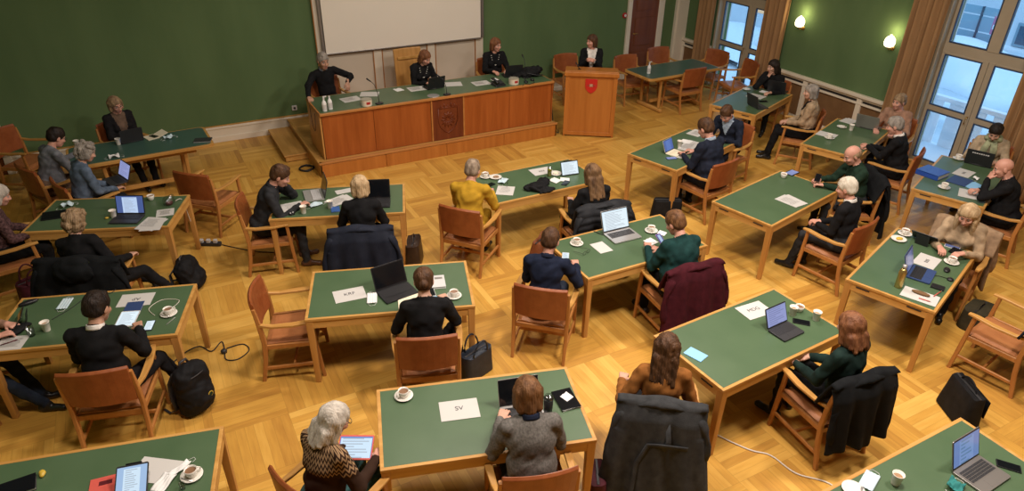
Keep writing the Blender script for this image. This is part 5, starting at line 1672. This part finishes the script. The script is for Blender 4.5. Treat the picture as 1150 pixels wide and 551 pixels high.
for lab, x, y, yaw, w, h, lay, mk in (
 ('stack of printed papers at the right end of the plastic bag table', -.36, 7.98, -.55, .22, .30, 3, 12),
 ('printed sheet with a dark square near the plastic bag', -.19, 8.20, -.12, .19, .19, 1, 13),
 ('sheet with a pen lying on it at the left picture edge', -1.55, 6.13, -.32, .22, .20, 1, 14),
 ('sheet the man in dark suit is writing on', 1.168, 7.700, .0, .25, .235, 1, 3),
 ('loose papers left of the blond woman', 1.70, 7.62, .35, .28, .21, 2, 15),
 ('small sheet beyond the dark lid near the platform', 1.840, 7.853, .0, .22, .12, 1, 0),
 ('sheet behind the black laptop of the blond woman', 2.06, 7.72, -.3, .16, .20, 1, 0),
 ('sheet the person in mustard jacket is writing on', 3.653, 6.977, -.6, .22, .26, 1, 4),
 ('blank sheet below the silver laptop', 3.922, 5.232, -.02, .16, .22, 1, 0),
 ('two overlapping sheets on the bare table', 6.685, 5.144, .17, .22, .30, 2, 16),
 ('papers under the elbow of the heavy man in navy suit', 6.777, 7.152, .56, .42, .20, 2, 17),
 ('paper with a pen by the dark blue phone', 6.415, 6.930, .5, .20, .16, 1, 5),
 ('papers under the arms of the man in navy suit facing the hall', 7.25, 7.52, 1.9, .21, .28, 1, 18),
 ('papers behind the edge on laptop by the far curtain', 9.456, 8.495, .4, .22, .28, 2, 19),
 ('white paper by the wall rail beside the grey tablet computer', 9.86, 6.86, .2, .24, .20, 2, 0),
 ('paper under the coffee cup at the corner of the grey tablet table', 9.03, 6.58, .36, .22, .28, 1, 0),
 ('white sheet under the elbow of the bald man in black', 8.934, 4.231, .5, .29, .31, 1, 0),
 ('sheet with red marks and a glasses case near the gold bottle', 6.172, 3.042, .38, .215, .317, 1, 0),
):
    sheet_paper('paper_sheet', lab, 'paper', x, y, yaw, w, h, layers=lay, marks=mk)
for lab, x, y, yaw, mk in (
 ('sheets in front of the man at the left end of the high desk', 2.74, 10.64, .25, 20),
 ('blank sheet beside the first microphone on the high desk', 3.10, 10.78, -.3, 0),
 ('papers before the woman in the middle of the high desk', 3.90, 10.72, .1, 21),
 ('white sheets right of the woman in the middle of the high desk', 4.55, 10.71, -.15, 0),
 ('white sheets left of the telephone on the high desk', 5.01, 10.55, .1, 22),
):
    sheet_paper('paper_sheet', lab, 'paper', x, y, yaw, .30, .24, z=1.0, layers=2, marks=mk)

def book(name, label, cat, x, y, yaw, w, h, t, cover, pages=True, z=.75, extra=None):
    o = thing(name, label, cat, (x, y, z), yaw)
    MB().box((0, 0, t * .06), (w, h, t * .12)).box((0, 0, t * .94), (w, h, t * .12)).box((-w / 2 + t * .06, 0, t / 2), (t * .12, h, t)).build('cover', cover, o, bevel=.001)
    MB().box((.002, 0, t / 2), (w - .012, h - .008, t * .76)).build('pages', 'paper', o)
    if extra: MB().box((w * .1, h * .25, t + .0006), (w * .5, h * .16, .001)).build('cover_label', extra, o)
    return o
book('notebook', 'black notebook with a white tissue on it at the SV table', 'notebook', 2.313, 3.364, -.14, .16, .225, .016, 'screen_black')
book('notebook', 'navy notebook with red edge above the white tablet', 'notebook', -.605, 6.230, -.30, .15, .20, .012, 'navy_card')
book('notebook', 'cream open notebook left of the woman with the bun', 'notebook', 1.70, 5.20, -.30, .20, .26, .010, 'paper_cream')
book('booklet', 'white booklet pad by the coffee cup at the KRF table', 'booklet', 2.065, 5.375, -.30, .15, .215, .022, 'light_grey', extra='grey_metal')
book('booklet', 'red booklet at the bottom left table', 'booklet', -.885, 4.03, -.12, .16, .23, .006, 'red_paper', extra='maroon_plastic')
book('booklet', 'blue booklet beside the blond woman', 'booklet', 1.60, 7.40, -.2, .10, .14, .008, 'blue_card')
book('booklet', 'small blue card under the hand of the woman with the bun', 'booklet', 1.968, 5.100, -.2, .09, .11, .006, 'sky_paper')
book('booklet', 'turquoise leaflet behind the wavy hair of the woman in ochre', 'booklet', 3.60, 3.34, .3, .12, .17, .006, 'sky_paper')
book('folder', 'dark grey folder on the right corner of the wall table', 'folder', .482, 10.46, -.3, .24, .17, .012, 'dark_plastic')
book('binder', 'thick bright blue ring binder on the table by the big window', 'binder', 9.06, 4.87, .10, .30, .30, .065, 'blue_plastic', extra='blue_card')
book('folder', 'dark blue folder beside the thick blue binder', 'folder', 9.20, 4.57, .20, .30, .24, .010, 'navy_card')
book('folder', 'light blue paper folder under the chin of the bald man in black', 'folder', 9.22, 4.40, -.2, .24, .17, .006, 'sky_paper')
book('wallet', 'black wallet at the edge of the gold bottle table', 'wallet', 7.335, 3.39, .2, .14, .17, .018, 'screen_black')
book('hard_drive', 'small black drive beside the dark blue laptop', 'drive', 6.473, 3.060, .4, .09, .12, .014, 'black_plastic')
book('folder', 'black clutch folder in the very bottom left corner', 'folder', -1.40, 4.30, .05, .26, .15, .02, 'screen_black')
nb = thing('open_notebook', 'open cream notebook with a black phone on it before the woman in black cardigan', 'notebook', (-.11, 10.93, .75), .35)
MB().box((-.075, 0, .005), (.15, .2, .008)).build('left_page', 'paper_cream', nb)
MB().box((.070, 0, .026), (.15, .2, .006), Matrix.Rotation(-.30, 3, 'Y')).build('right_page', 'paper_cream', nb)
ph = slate('black phone lying on the open cream notebook', -.14, 10.91, .6, .07, .13, 'screen_black', z=.76, name='phone')

# ------------------------------------------------------------------ cups, glasses, bottles
plain('pale_coffee', (.22, .12, .065), .3)
def make_cup():
    o = thing('coffee_cup', None, 'cup', group='coffee cups')
    MB().lathe([(.001, .004), (.026, .003), (.030, .008), (.039, .035), (.042, .062), (.040, .063), (.036, .035), (.026, .010), (.001, .009)], 24).build('bowl', 'porcelain', o, smooth=True)
    MB().lathe([(.001, .046), (.0375, .046), (.0375, .048), (.001, .048)], 20).build('drink', 'pale_coffee', o)
    MB().tube([(.038 + .024 * math.sin(a), 0, .036 + .018 * math.cos(a)) for a in [PI * k / 8 for k in range(9)]], .0045, 8).build('handle', 'porcelain', o, smooth=True)
    return o
def make_saucer():
    o = thing('saucer', None, 'saucer', group='saucers')
    MB().lathe([(.001, .003), (.035, .002), (.060, .010), (.074, .017), (.073, .019), (.055, .013), (.032, .007), (.001, .007)], 28).build('dish', 'porcelain', o, smooth=True)
    MB().beam([(-.05, -.045, .020), (.0, -.05, .017), (.045, -.048, .021)], [.006, .006, .018], .003).build('teaspoon', 'silver', o, smooth=True)
    return o
def make_paper_cup():
    o = thing('paper_cup', None, 'cup', group='paper cups')
    MB().lathe([(.001, .002), (.027, 0), (.028, .004), (.037, .088), (.040, .090), (.040, .094), (.036, .094), (.027, .008), (.001, .006)], 22).build('cup_wall', 'paper_cup', o, smooth=True)
    MB().lathe([(.001, .066), (.033, .066), (.033, .068), (.001, .068)], 18).build('drink', 'milk_coffee', o)
    return o
cupp, saup, papp = make_cup(), make_saucer(), make_paper_cup()
CZ = .75
def cup_and_saucer(x, y, where, rz=.3, z=CZ):
    place(saup, (x, y, z), rz, 'saucer with spoon under the cup ' + where, 'saucers')
    place(cupp, (x, y, z + .005), rz + .9, 'white coffee cup on its saucer ' + where, 'coffee cups')
for x, y, wh in (
 (-.323, 5.985, 'by the lit phone of the man in black suit'), (-.345, 3.885, 'at the bottom left table beside the tablet'),
 (1.203, 3.975, 'at the left end of the SV table'), (2.115, 5.080, 'right of the woman with the bun'),
 (3.606, 7.455, 'beside the mustard yellow jacket'), (3.721, 5.416, 'before the man in navy shirt'), (4.637, 5.285, 'before the person in teal sweater'),
 (8.930, 6.450, 'on the paper corner of the grey tablet table'), (8.802, 4.528, 'next to the thick blue binder'), (9.926, 5.055, 'left of the woman with green scarf'),
 (7.185, 3.935, 'at the far corner of the gold bottle table'), (7.060, 3.300, 'between the placard and the black wallet')):
    cup_and_saucer(x, y, wh, x * 2.1)
place(cupp, (7.158, 5.700, CZ), .4, 'white coffee cup without saucer at the far corner of the bare table', 'coffee cups')
place(cupp, (-.311, 8.640, CZ), .9, 'white coffee cup without saucer on the plastic bag table', 'coffee cups')
place(cupp, (4.905, 3.400, CZ), .9, 'low white cup between the two paper cups on the MDG table', 'coffee cups')
place(saup, (9.611, 8.870, CZ), .2, 'empty white saucer by the far curtain table end', 'saucers')
place(saup, (9.512, 6.705, CZ), .5, 'empty white saucer beside the paper cup near the wall rail', 'saucers')
place(saup, (3.575, 1.735, CZ), .5, 'empty white saucer at the bottom picture edge', 'saucers')
for x, y, wh in (
 (-.604, 10.80, 'beside the black laptop at the wall table'), (-1.126, 10.97, 'at the left part of the wall table'), (1.245, 7.475, 'before the sleeve of the writing man in dark suit'),
 (1.559, 7.475, 'between the writing man and the blond woman'), (4.802, 3.385, 'behind the violet screen of the MDG table'), (4.935, 3.230, 'nearest the right end of the MDG table'),
 (6.634, 7.190, 'behind the white tablet'), (9.537, 6.550, 'in front of the grey tablet computer'), (3.883, 1.640, 'with coffee at the bottom right table'),
 (-.721, 8.330, 'by the yellow scrap left of the mail laptop'), (-1.29, 6.20, 'in front of the black tablet stand')):
    place(papp, (x, y, CZ), x, 'white paper cup ' + wh, 'paper cups')

def plate(x, y, label, food):
    o = thing('plate', label, 'plate', (x, y, CZ))
    MB().lathe([(.001, .004), (.045, .003), (.072, .012), (.082, .016), (.080, .018), (.06, .011), (.04, .008), (.001, .008)], 28).build('dish', 'porcelain', o, smooth=True)
    s = Sdf(.015).ell((.0, .0, .018), (.036, .026, .012)).ell((.02, -.015, .018), (.02, .018, .010))
    sdf_part('food', s, .005, [food], o)
plate(3.720, 7.385, 'small white plate with a pastry beside the cup of the mustard jacket', 'milk_coffee')
plate(4.490, 7.140, 'small white plate beside the yellow drink', 'paper_cream')
plate(7.012, 3.885, 'small white plate with yellow food on the gold bottle table', 'yellow_plastic')

def tumbler(x, y, label, liquid=None, h=.10, r=.033, name='glass', lid=None, z=CZ, wall='clear_plastic'):
    o = thing(name, label, 'glass' if name == 'glass' else 'tumbler', (x, y, z))
    MB().lathe([(.001, .001), (r * .82, 0), (r, h), (r * .94, h), (r * .76, .006), (.001, .006)], 20).build('glass_wall', wall, o, smooth=True)
    if liquid: MB().lathe([(.001, .008), (r * .76, .008), (r * .88, h * .75), (.001, h * .75)], 18).build('drink', liquid, o)
    if lid: MB().lathe([(.001, h), (r * 1.06, h), (r * 1.06, h + .012), (r * .8, h + .03), (.001, h + .032)], 20).build('lid', lid, o, smooth=True)
    return o
tumbler(4.383, 7.120, 'tall yellow drink in a glass near the black beanie', 'lime_juice', .13)
tumbler(-1.403, 6.175, 'clear empty glass by the black tablet stand', None, .09)
tumbler(-.41, 3.80, 'small clear glass beside the bottom left coffee cup', None, .05, .02)
tumbler(9.79, 8.78, 'clear glass by the far curtain table end', None, .09)
tumbler(2.101, 3.285, 'black travel tumbler with clear lid at the SV table', None, .17, .037, 'tumbler', 'clear_plastic', wall='black_plastic')
gb = thing('steel_bottle', 'slim gold steel bottle at the table corner', 'bottle', (6.129, 3.250, CZ))
MB().lathe([(.001, 0), (.034, 0), (.036, .006), (.036, .17), (.030, .20), (.019, .215), (.001, .216)], 24).build('flask', 'gold_steel', gb, smooth=True)
MB().lathe([(.001, .216), (.020, .216), (.021, .255), (.001, .258)], 18).build('cap', 'silver', gb, smooth=True)

def bottle(x, y, z, label, spray=False):
    o = thing('plastic_bottle', label, 'bottle', (x, y, z))
    MB().lathe([(.001, 0), (.034, 0), (.036, .01), (.036, .12), (.028, .15), (.013, .17), (.013, .185), (.001, .186)], 20).build('flask', 'mask_white', o, smooth=True)
    MB().lathe([(.001, .185), (.016, .185), (.015, .21), (.001, .212)], 14).build('cap', 'light_grey', o)
    MB().lathe([(.0365, .03), (.0368, .04), (.0368, .10), (.0365, .11)], 20).build('label_band', 'paper', o)
    if spray: MB().beam([(-.01, 0, .222), (.045, 0, .225)], .018, .02).tube([(0, 0, .205), (0, 0, .225)], .006, 8).build('pump_head', 'light_grey', o)
bottle(2.245, 10.24, 1.0, 'white pump bottle on the left end of the high desk', True)
bottle(2.345, 10.29, 1.0, 'white capped bottle next to the pump bottle on the high desk')
bottle(8.632, 10.50, .75, 'white bottle standing on the dark trestle table', True)

# ------------------------------------------------------------------ face masks, napkins, small things
def mask(x, y, yaw, label, mat='mask_blue', crumple=.0, z=CZ, w=.175, h=.095):
    o = thing('face_mask', label, 'mask', (x, y, z), yaw)
    r = random.Random(int(abs(x * 77)))
    k1, k2 = r.random() * 6, r.random() * 6
    def fn(u, v):
        return ((u - .5) * w * (1 - .25 * crumple), (v - .5) * h, .008 + .004 * abs(math.sin(v * 4 * PI)) + (.022 + .0) * crumple * (1 + math.sin(u * 7 + k1) * math.cos(v * 5 + k2)) * .9)
    MB().sheet(fn, 16, 16).build('mask_sheet', mat, o, solid=.002, smooth=True)
    for q in (-1, 1):
        MB().tube([(q * w * .48, -h * .42, .006), (q * w * .66, -h * .30, .003), (q * w * .70, h * .15, .003), (q * w * .48, h * .42, .006)], .0016, 5).build('ear_loop', 'napkin', o, smooth=True)
mask(.055, 10.76, .4, 'pale blue crumpled face mask beside the open cream notebook', crumple=1)
mask(-.673, 10.30, .1, 'white crumpled face mask at the front edge of the wall table', 'mask_white', 1)
mask(-1.20, 8.88, .5, 'blue and white crumpled face mask at the left of the plastic bag table', crumple=1.2)
mask(-1.165, 6.59, 1.25, 'pale blue face mask lying flat on the table with the AP placard')
mask(-.52, 3.90, .9, 'white face mask between tablet and cup at the bottom left table', 'mask_white', .4)
mask(-.41, 3.98, .6, 'rolled white face mask pointing at the bottom left coffee cup', 'mask_white', .5, h=.05)
mask(1.405, 5.400, 1.25, 'white face mask lying flat beside the KRF placard', 'mask_white')
mask(1.415, 7.615, .2, 'pale blue face mask between the paper cups of the writing man', crumple=.5)
mask(3.747, 7.225, .7, 'pale blue face mask in front of the mustard yellow jacket', crumple=.6)
mask(3.740, 1.735, .35, 'pale blue face mask lying flat at the bottom right table')
mask(9.45, 4.51, .3, 'small white crumpled mask by the light blue folder', 'mask_white', .7, w=.10, h=.07)
mask(4.215, 1.430, .3, 'dark green crumpled cloth mask before the steel laptop', 'teal_cloth', 1.0, w=.14)
def napkin(x, y, yaw, label, s=.10, z=CZ):
    o = thing('napkin', label, 'napkin', (x, y, z), yaw)
    MB().sheet(lambda u, v: ((u - .5) * s, (v - .5) * s, .004 + .008 * math.sin(u * 6 + x) ** 2 * v), 8, 8).build('sheet', 'napkin', o, solid=.002)
napkin(2.325, 3.375, .3, 'small white tissue on the black notebook', .075, .768)
napkin(4.375, 6.960, .4, 'white napkin between the black beanie and the phone', .13)
napkin(4.50, 6.920, 1.0, 'white napkin under the phone of the woman with ombre hair', .12)
napkin(4.715, 5.190, .5, 'white napkin by the auburn hair of the person in teal', .09)
napkin(4.480, 5.090, .2, 'white note pad by the purple phone', .12)
napkin(6.862, 7.300, .5, 'folded white napkin behind the papers of the heavy man', .15)
napkin(9.80, 8.62, .3, 'white napkin by the clear glass at the far curtain table', .14)
napkin(3.62, 10.78, .2, 'crumpled white tissue left of the papers on the high desk', .14, 1.0)
napkin(5.33, 10.62, .2, 'white tissue by the hands of the woman at the right of the high desk', .12, 1.0)
def blob(name, label, cat, x, y, z, mats, parts, rz=0, h=.007, k=.02, noise=.003):
    o = thing(name, label, cat, (x, y, z), rz)
    s = Sdf(k)
    for c, r in parts: s.ell(c, r)
    sdf_part('shape', s, h, mats, o, wrinkle(noise, 1.5, x))
    return o
bn = blob('beanie', 'black beanie and gloves heaped on the mustard jacket table', 'hat', 4.04, 6.83, CZ, ['bag_black'], [((0, 0, .045), (.13, .10, .055)), ((.14, .05, .05), (.09, .08, .05)), ((.05, -.12, .02), (.13, .05, .022)), ((-.10, .06, .03), (.07, .06, .035))], .2, .009, .03, .006)
blob('plastic_bag', 'crumpled clear plastic bag with dark red contents', 'bag', -.13, 8.40, CZ, ['clear_plastic'], [((0, 0, .05), (.07, .06, .05)), ((.03, .02, .09), (.04, .04, .03))], 0, .008, .02, .008)
blob('fruit_snack', 'dark red snack inside the clear plastic bag', 'snack', -.125, 8.39, CZ, ['maroon_plastic'], [((0, 0, .028), (.04, .035, .026))])
blob('paper_scrap', 'small yellow scrap left of the mail laptop', 'scrap', -.789, 8.327, CZ, ['yellow_plastic'], [((0, 0, .012), (.022, .018, .012))])
blob('eraser', 'small yellow block lying on the bottom left table', 'eraser', -1.238, 4.356, CZ, ['yellow_plastic'], [((0, -.012, .014), (.017, .02, .014)), ((0, .014, .014), (.017, .018, .014))], .2, .005)
blob('gloves', 'black gloves by the hands at the left picture edge', 'gloves', -1.51, 6.30, CZ, ['bag_black'], [((0, 0, .025), (.07, .05, .028)), ((.05, .05, .02), (.05, .03, .02)), ((-.03, -.05, .02), (.05, .03, .02))])
blob('fur_hat', 'black hat on the lap of the person in checked top', 'hat', -1.56, 8.46, .64, ['bag_black'], [((0, 0, .05), (.11, .09, .05))], 0, .009, .02, .006)
blob('computer_mouse', 'black computer mouse on the gold bottle table', 'mouse', 6.865, 3.222, CZ, ['black_plastic'], [((0, 0, .012), (.055, .032, .02))], .5, .006, .01, 0)
blob('computer_mouse', 'black computer mouse beside the grey fluffy sleeve', 'mouse', 1.60, 3.36, CZ, ['black_plastic'], [((0, 0, .012), (.05, .03, .018))], .5, .006, .01, 0) if False else None
blob('glasses_case', 'long grey glasses case on the sheet with red marks', 'case', 6.205, 3.060, .753, ['brown_panel'], [((0, 0, .014), (.028, .085, .018))], .38 + .0, .006, .01, 0)
blob('glasses_case', 'long dark glasses case at the back of the AP table', 'case', -1.46, 6.745, CZ, ['black_plastic'], [((0, 0, .018), (.085, .03, .02))], .25, .006, .01, 0)
pk_ = thing('adapter_puck', 'small black round adapter by the drive', 'adapter', (6.719, 3.090, CZ))
MB().lathe([(.001, 0), (.03, 0), (.032, .01), (.026, .022), (.001, .024)], 20).build('puck', 'black_plastic', pk_, smooth=True)
MB().tube([(0, .03, .006), (-.03, .10, .004), (-.08, .13, .004), (-.15, .14, .006)], .003, 6).build('cable', 'black_plastic', pk_, smooth=True)
ky = thing('earphone_case', 'small black open earphone case by the sleeve of the writing man', 'case', (1.114, 7.500, CZ), .3)
MB().rounded(0, 0, .07, .05, 0, .022, .02).build('shell', 'black_plastic', ky, bevel=.004)
for q in (-1, 1): MB().lathe([(.001, .02), (.010, .021), (.008, .028), (.001, .03)], 12, (q * .016, 0, 0)).build('earbud', 'light_grey', ky, smooth=True)
def spectacles(x, y, yaw, label):
    o = thing('spectacles', label, 'glasses', (x, y, CZ), yaw)
    m = MB()
    for q in (-1, 1): m.tube([(q * .034 + .026 * math.cos(a), 0, .022 + .020 * math.sin(a)) for a in [2 * PI * k / 16 for k in range(17)]], .0022, 5)
    m.tube([(-.009, 0, .028), (.009, 0, .028)], .002, 5).build('rims', 'glass_frame', o, smooth=True)
    for q in (-1, 1): MB().tube([(q * .06, 0, .028), (q * .064, .06, .022), (q * .058, .13, .004)], .002, 5).build('temple', 'glass_frame', o, smooth=True)
spectacles(3.700, 5.190, .35, 'folded open spectacles lying before the coffee cup of the man in navy shirt')
def pen(x, y, yaw, label, mat, z=CZ, L=.14, tilt=0):
    o = thing('pen', label, 'pen', (x, y, z), yaw)
    Tm = Matrix.Rotation(-tilt, 4, 'Y')
    MB().tube([(-L / 2, 0, .005), (L * .38, 0, .005)], .0045, 8).xform(Tm).build('barrel', mat, o, smooth=True)
    MB().tube([(L * .38, 0, .005), (L / 2, 0, .005)], [.004, .001], 8).xform(Tm).build('tip', 'silver', o, smooth=True)
pen(4.071, 5.518, 1.9, 'dark pen left of the silver laptop', 'black_plastic')
pen(-1.56, 6.14, .2, 'dark red pen on the sheet at the left picture edge', 'maroon_plastic', .754)
pen(6.440, 6.930, .3, 'dark pen on the paper by the dark blue phone', 'black_plastic', .754)
pen(6.36, 2.985, .15, 'red pen at the edge of the sheet with red marks', 'red_paper', .756, .17)
pen(6.14, 2.97, -1.15, 'short red pen across the sheet with red marks', 'red_paper', .756, .11)
pen(3.700, 7.020, 1.2, 'dark pen in the hand of the person in mustard jacket', 'black_plastic', .80, .13, -.9)
spn = thing('teaspoon', 'teaspoon lying in front of the lit phone coffee cup', 'spoon', (-.322, 5.86, CZ), .8)
MB().beam([(-.055, 0, .004), (.03, 0, .004), (.06, 0, .005)], [.006, .006, .02], .003).build('spoon_bowl', 'silver', spn, smooth=True)

# microphones, telephones, desk speakers on the high desk
def desk_mic(x, y, lab, lean=0, hgt=.36, cross=False):
    o = thing('microphone', lab, 'microphone', (x, y, 1.0), lean)
    MB().rounded(0, 0, .12, .09, 0, .022, .03).build('base', 'black_plastic', o, bevel=.004)
    MB().tube([(0, 0, .02), (-.01, .01, hgt * .5), (-.03, .05, hgt * .85), (-.06, .11, hgt)], .005, 8).build('gooseneck', 'black_plastic', o, smooth=True)
    MB().tube([(-.055, .10, hgt * .97), (-.085, .16, hgt * 1.08)], [.009, .013], 10).build('capsule', 'black_plastic', o, smooth=True)
desk_mic(3.10, 10.22, 'slim gooseneck microphone at the left of the high desk', .35)
desk_mic(4.24, 10.19, 'slim gooseneck microphone before the woman in the middle of the high desk', .3, .30)
desk_mic(5.88, 10.50, 'slim gooseneck microphone by the black rucksack', -.6, .34)
def conf(x, y, lab):
    o = thing('biscuit_tin', lab, 'tin', (x, y, 1.0), .1)
    MB().lathe([(.001, 0), (.085, 0), (.088, .008), (.088, .10), (.001, .102)], 28).build('drum', 'cream_paint', o)
    MB().lathe([(.001, .098), (.092, .098), (.092, .116), (.001, .118)], 28).build('lid', 'clear_plastic', o)
    m = MB()
    for k in range(6):
        a0, a1 = -1.95 + .12 * k, -1.95 + .12 * (k + 1)
        m.quad((.0895 * math.cos(a0), .0895 * math.sin(a0), .035), (.0895 * math.cos(a1), .0895 * math.sin(a1), .035), (.0895 * math.cos(a1), .0895 * math.sin(a1), .075), (.0895 * math.cos(a0), .0895 * math.sin(a0), .075))
    m.build('sticker', 'red_alarm', o)
conf(2.90, 10.24, 'round beige tin with red sticker near the two bottles on the high desk')
conf(5.52, 10.27, 'round beige tin with red sticker beside the telephone on the high desk')
ds = thing('coaster', 'round grey metal plate before the middle microphone', 'plate', (4.02, 10.24, 1.0))
MB().lathe([(.001, 0), (.10, 0), (.10, .006), (.09, .010), (.001, .010)], 28).build('disc', 'silver', ds, smooth=False)
tl = thing('telephone', 'black desk telephone on the high desk', 'telephone', (5.24, 10.30, 1.0), .1)
MB().loft([[(-.1, -.09, 0), (.1, -.09, 0), (.1, .09, 0), (-.1, .09, 0)], [(-.095, -.08, .03), (.095, -.08, .03), (.095, .085, .07), (-.095, .085, .07)]]).build('body', 'black_plastic', tl, bevel=.006)
MB().beam([(-.065, -.09, .075), (-.065, 0, .10), (-.065, .09, .11)], [.05, .035, .05], [.035, .025, .035]).build('handset', 'black_plastic', tl, smooth=True)
MB().box((.035, .0, .056), (.10, .11, .004), Matrix.Rotation(.22, 3, 'X')).build('key_field', 'dark_plastic', tl)
hd = thing('headset', 'heap of black cables and a headset on the high desk', 'headset', (5.82, 10.26, 1.0), .4)
MB().tube([(.09 * math.cos(a), .06 * math.sin(a), .02 + .05 * abs(math.sin(a))) for a in [PI * k / 10 for k in range(11)]], .010, 8).build('band', 'black_plastic', hd, smooth=True)
for q in (-1, 1): MB().lathe([(.001, 0), (.034, .004), (.034, .03), (.001, .034)], 16, (q * .09, 0, 0)).build('ear_cup', 'black_plastic', hd, smooth=True)
MB().tube([(.05, -.05, .006), (.0, -.12, .006), (-.12, -.10, .006), (-.18, -.02, .006), (-.26, -.06, .006)], .005, 6).build('cable', 'black_plastic', hd, smooth=True)
lm = thing('lectern_microphone', 'short black microphone at the left of the lectern top', 'microphone', (6.71, 10.05, 1.165), .5)
MB().lathe([(.001, 0), (.03, 0), (.028, .012), (.001, .014)], 16).build('base', 'black_plastic', lm)
MB().tube([(0, 0, .01), (-.01, .03, .07), (.0, .08, .11)], [.007, .007, .012], 8).build('gooseneck', 'black_plastic', lm, smooth=True)

# ------------------------------------------------------------------ cables and sockets on the floor
def cable(label, pts, mat, r=.005, name='power_cable'):
    o = thing(name, label, 'cable', pts[0])
    p0 = Vector(pts[0])
    # smooth path through the points
    P = [Vector(p) - p0 for p in pts]
    out = []
    for i in range(len(P) - 1):
        a, b, c, d = P[max(i - 1, 0)], P[i], P[i + 1], P[min(i + 2, len(P) - 1)]
        for k in range(6):
            t = k / 6
            out.append(.5 * ((2 * b) + (c - a) * t + (2 * a - 5 * b + 4 * c - d) * t * t + (3 * b - a - 3 * c + d) * t ** 3))
    out.append(P[-1])
    MB().tube(out, r, 6).build('cord', mat, o, smooth=True)
    return o
cable('white cable running over the floor below the MDG table', [(3.66, 3.42, .008), (3.72, 3.1, .007), (3.86, 2.80, .007), (3.98, 2.66, .007), (4.02, 2.42, .007), (4.18, 2.22, .007), (4.20, 1.95, .007)], 'white_cable', .007)
cb = cable('black looped cable with a round plug on the floor right of the AP table', [(-.42, 6.28, .01), (-.30, 6.40, .007), (-.16, 6.44, .007), (-.06, 6.30, .007), (.05, 6.42, .007), (.06, 6.26, .007), (.05, 6.10, .007), (.16, 6.05, .007), (.28, 6.15, .007), (.24, 6.28, .007), (.08, 6.28, .007)], 'rubber', .006)
MB().lathe([(.001, 0), (.03, 0), (.032, .02), (.02, .034), (.001, .035)], 16, (.47, -.05, -.005)).build('plug', 'dark_plastic', cb, smooth=True)
sp = thing('power_strip', 'power strip with white plugs on the floor left of the writing man', 'power strip', (.20, 8.62, 0), -.5)
MB().rounded(0, 0, .32, .07, 0, .045, .02).build('strip', 'dark_plastic', sp, bevel=.005)
for k in range(3): MB().rounded(-.09 + .09 * k, 0, .05, .045, .04, .085, .012).build('plug', 'light_grey', sp, bevel=.004)
cable('dark cable from the power strip to the table of the writing man', [(.35, 8.54, .01), (.48, 8.40, .007), (.70, 8.18, .007), (.95, 8.02, .007)], 'rubber', .006)
cable('pale cable from the plastic bag table down to the power strip', [(-.06, 8.46, .76), (.02, 8.50, .74), (.05, 8.55, .45), (.10, 8.62, .10), (.14, 8.64, .08)], 'white_cable', .004)
cable('thin white earphone cable around the lit phone cup', [(-.30, 6.06, .756), (-.22, 6.18, .754), (-.36, 6.26, .754), (-.48, 6.16, .754), (-.44, 6.02, .754)], 'white_cable', .0028, 'earphone_cable')
cable('thin dark cable across the table with the AP placard', [(-1.26, 6.36, .756), (-1.12, 6.48, .754), (-.98, 6.62, .754), (-.80, 6.60, .754), (-.74, 6.66, .754)], 'rubber', .003)
cl = thing('cable_coil', 'coil of black cable on the floor by the platform corner', 'cable', (1.90, 10.52, 0))
m = MB()
m.tube([((.11 + .012 * math.sin(k * 1.3)) * math.cos(k * .42), (.11 + .012 * math.cos(k * 1.7)) * math.sin(k * .42), .012 + .0045 * (k // 15)) for k in range(76)], .009, 6)
m.build('coil', 'rubber', cl, smooth=True)
cable('dark cables hanging between the high desk and the lectern', [(6.30, 10.40, .95), (6.34, 10.35, .55), (6.36, 10.25, .10), (6.40, 10.15, .01), (6.48, 10.30, .008)], 'rubber', .008)
cable('thin dark cable down the left end of the high desk', [(2.118, 10.70, .98), (2.112, 10.62, .70), (2.112, 10.50, .62), (2.112, 10.42, .72), (2.112, 10.36, .95)], 'rubber', .004)
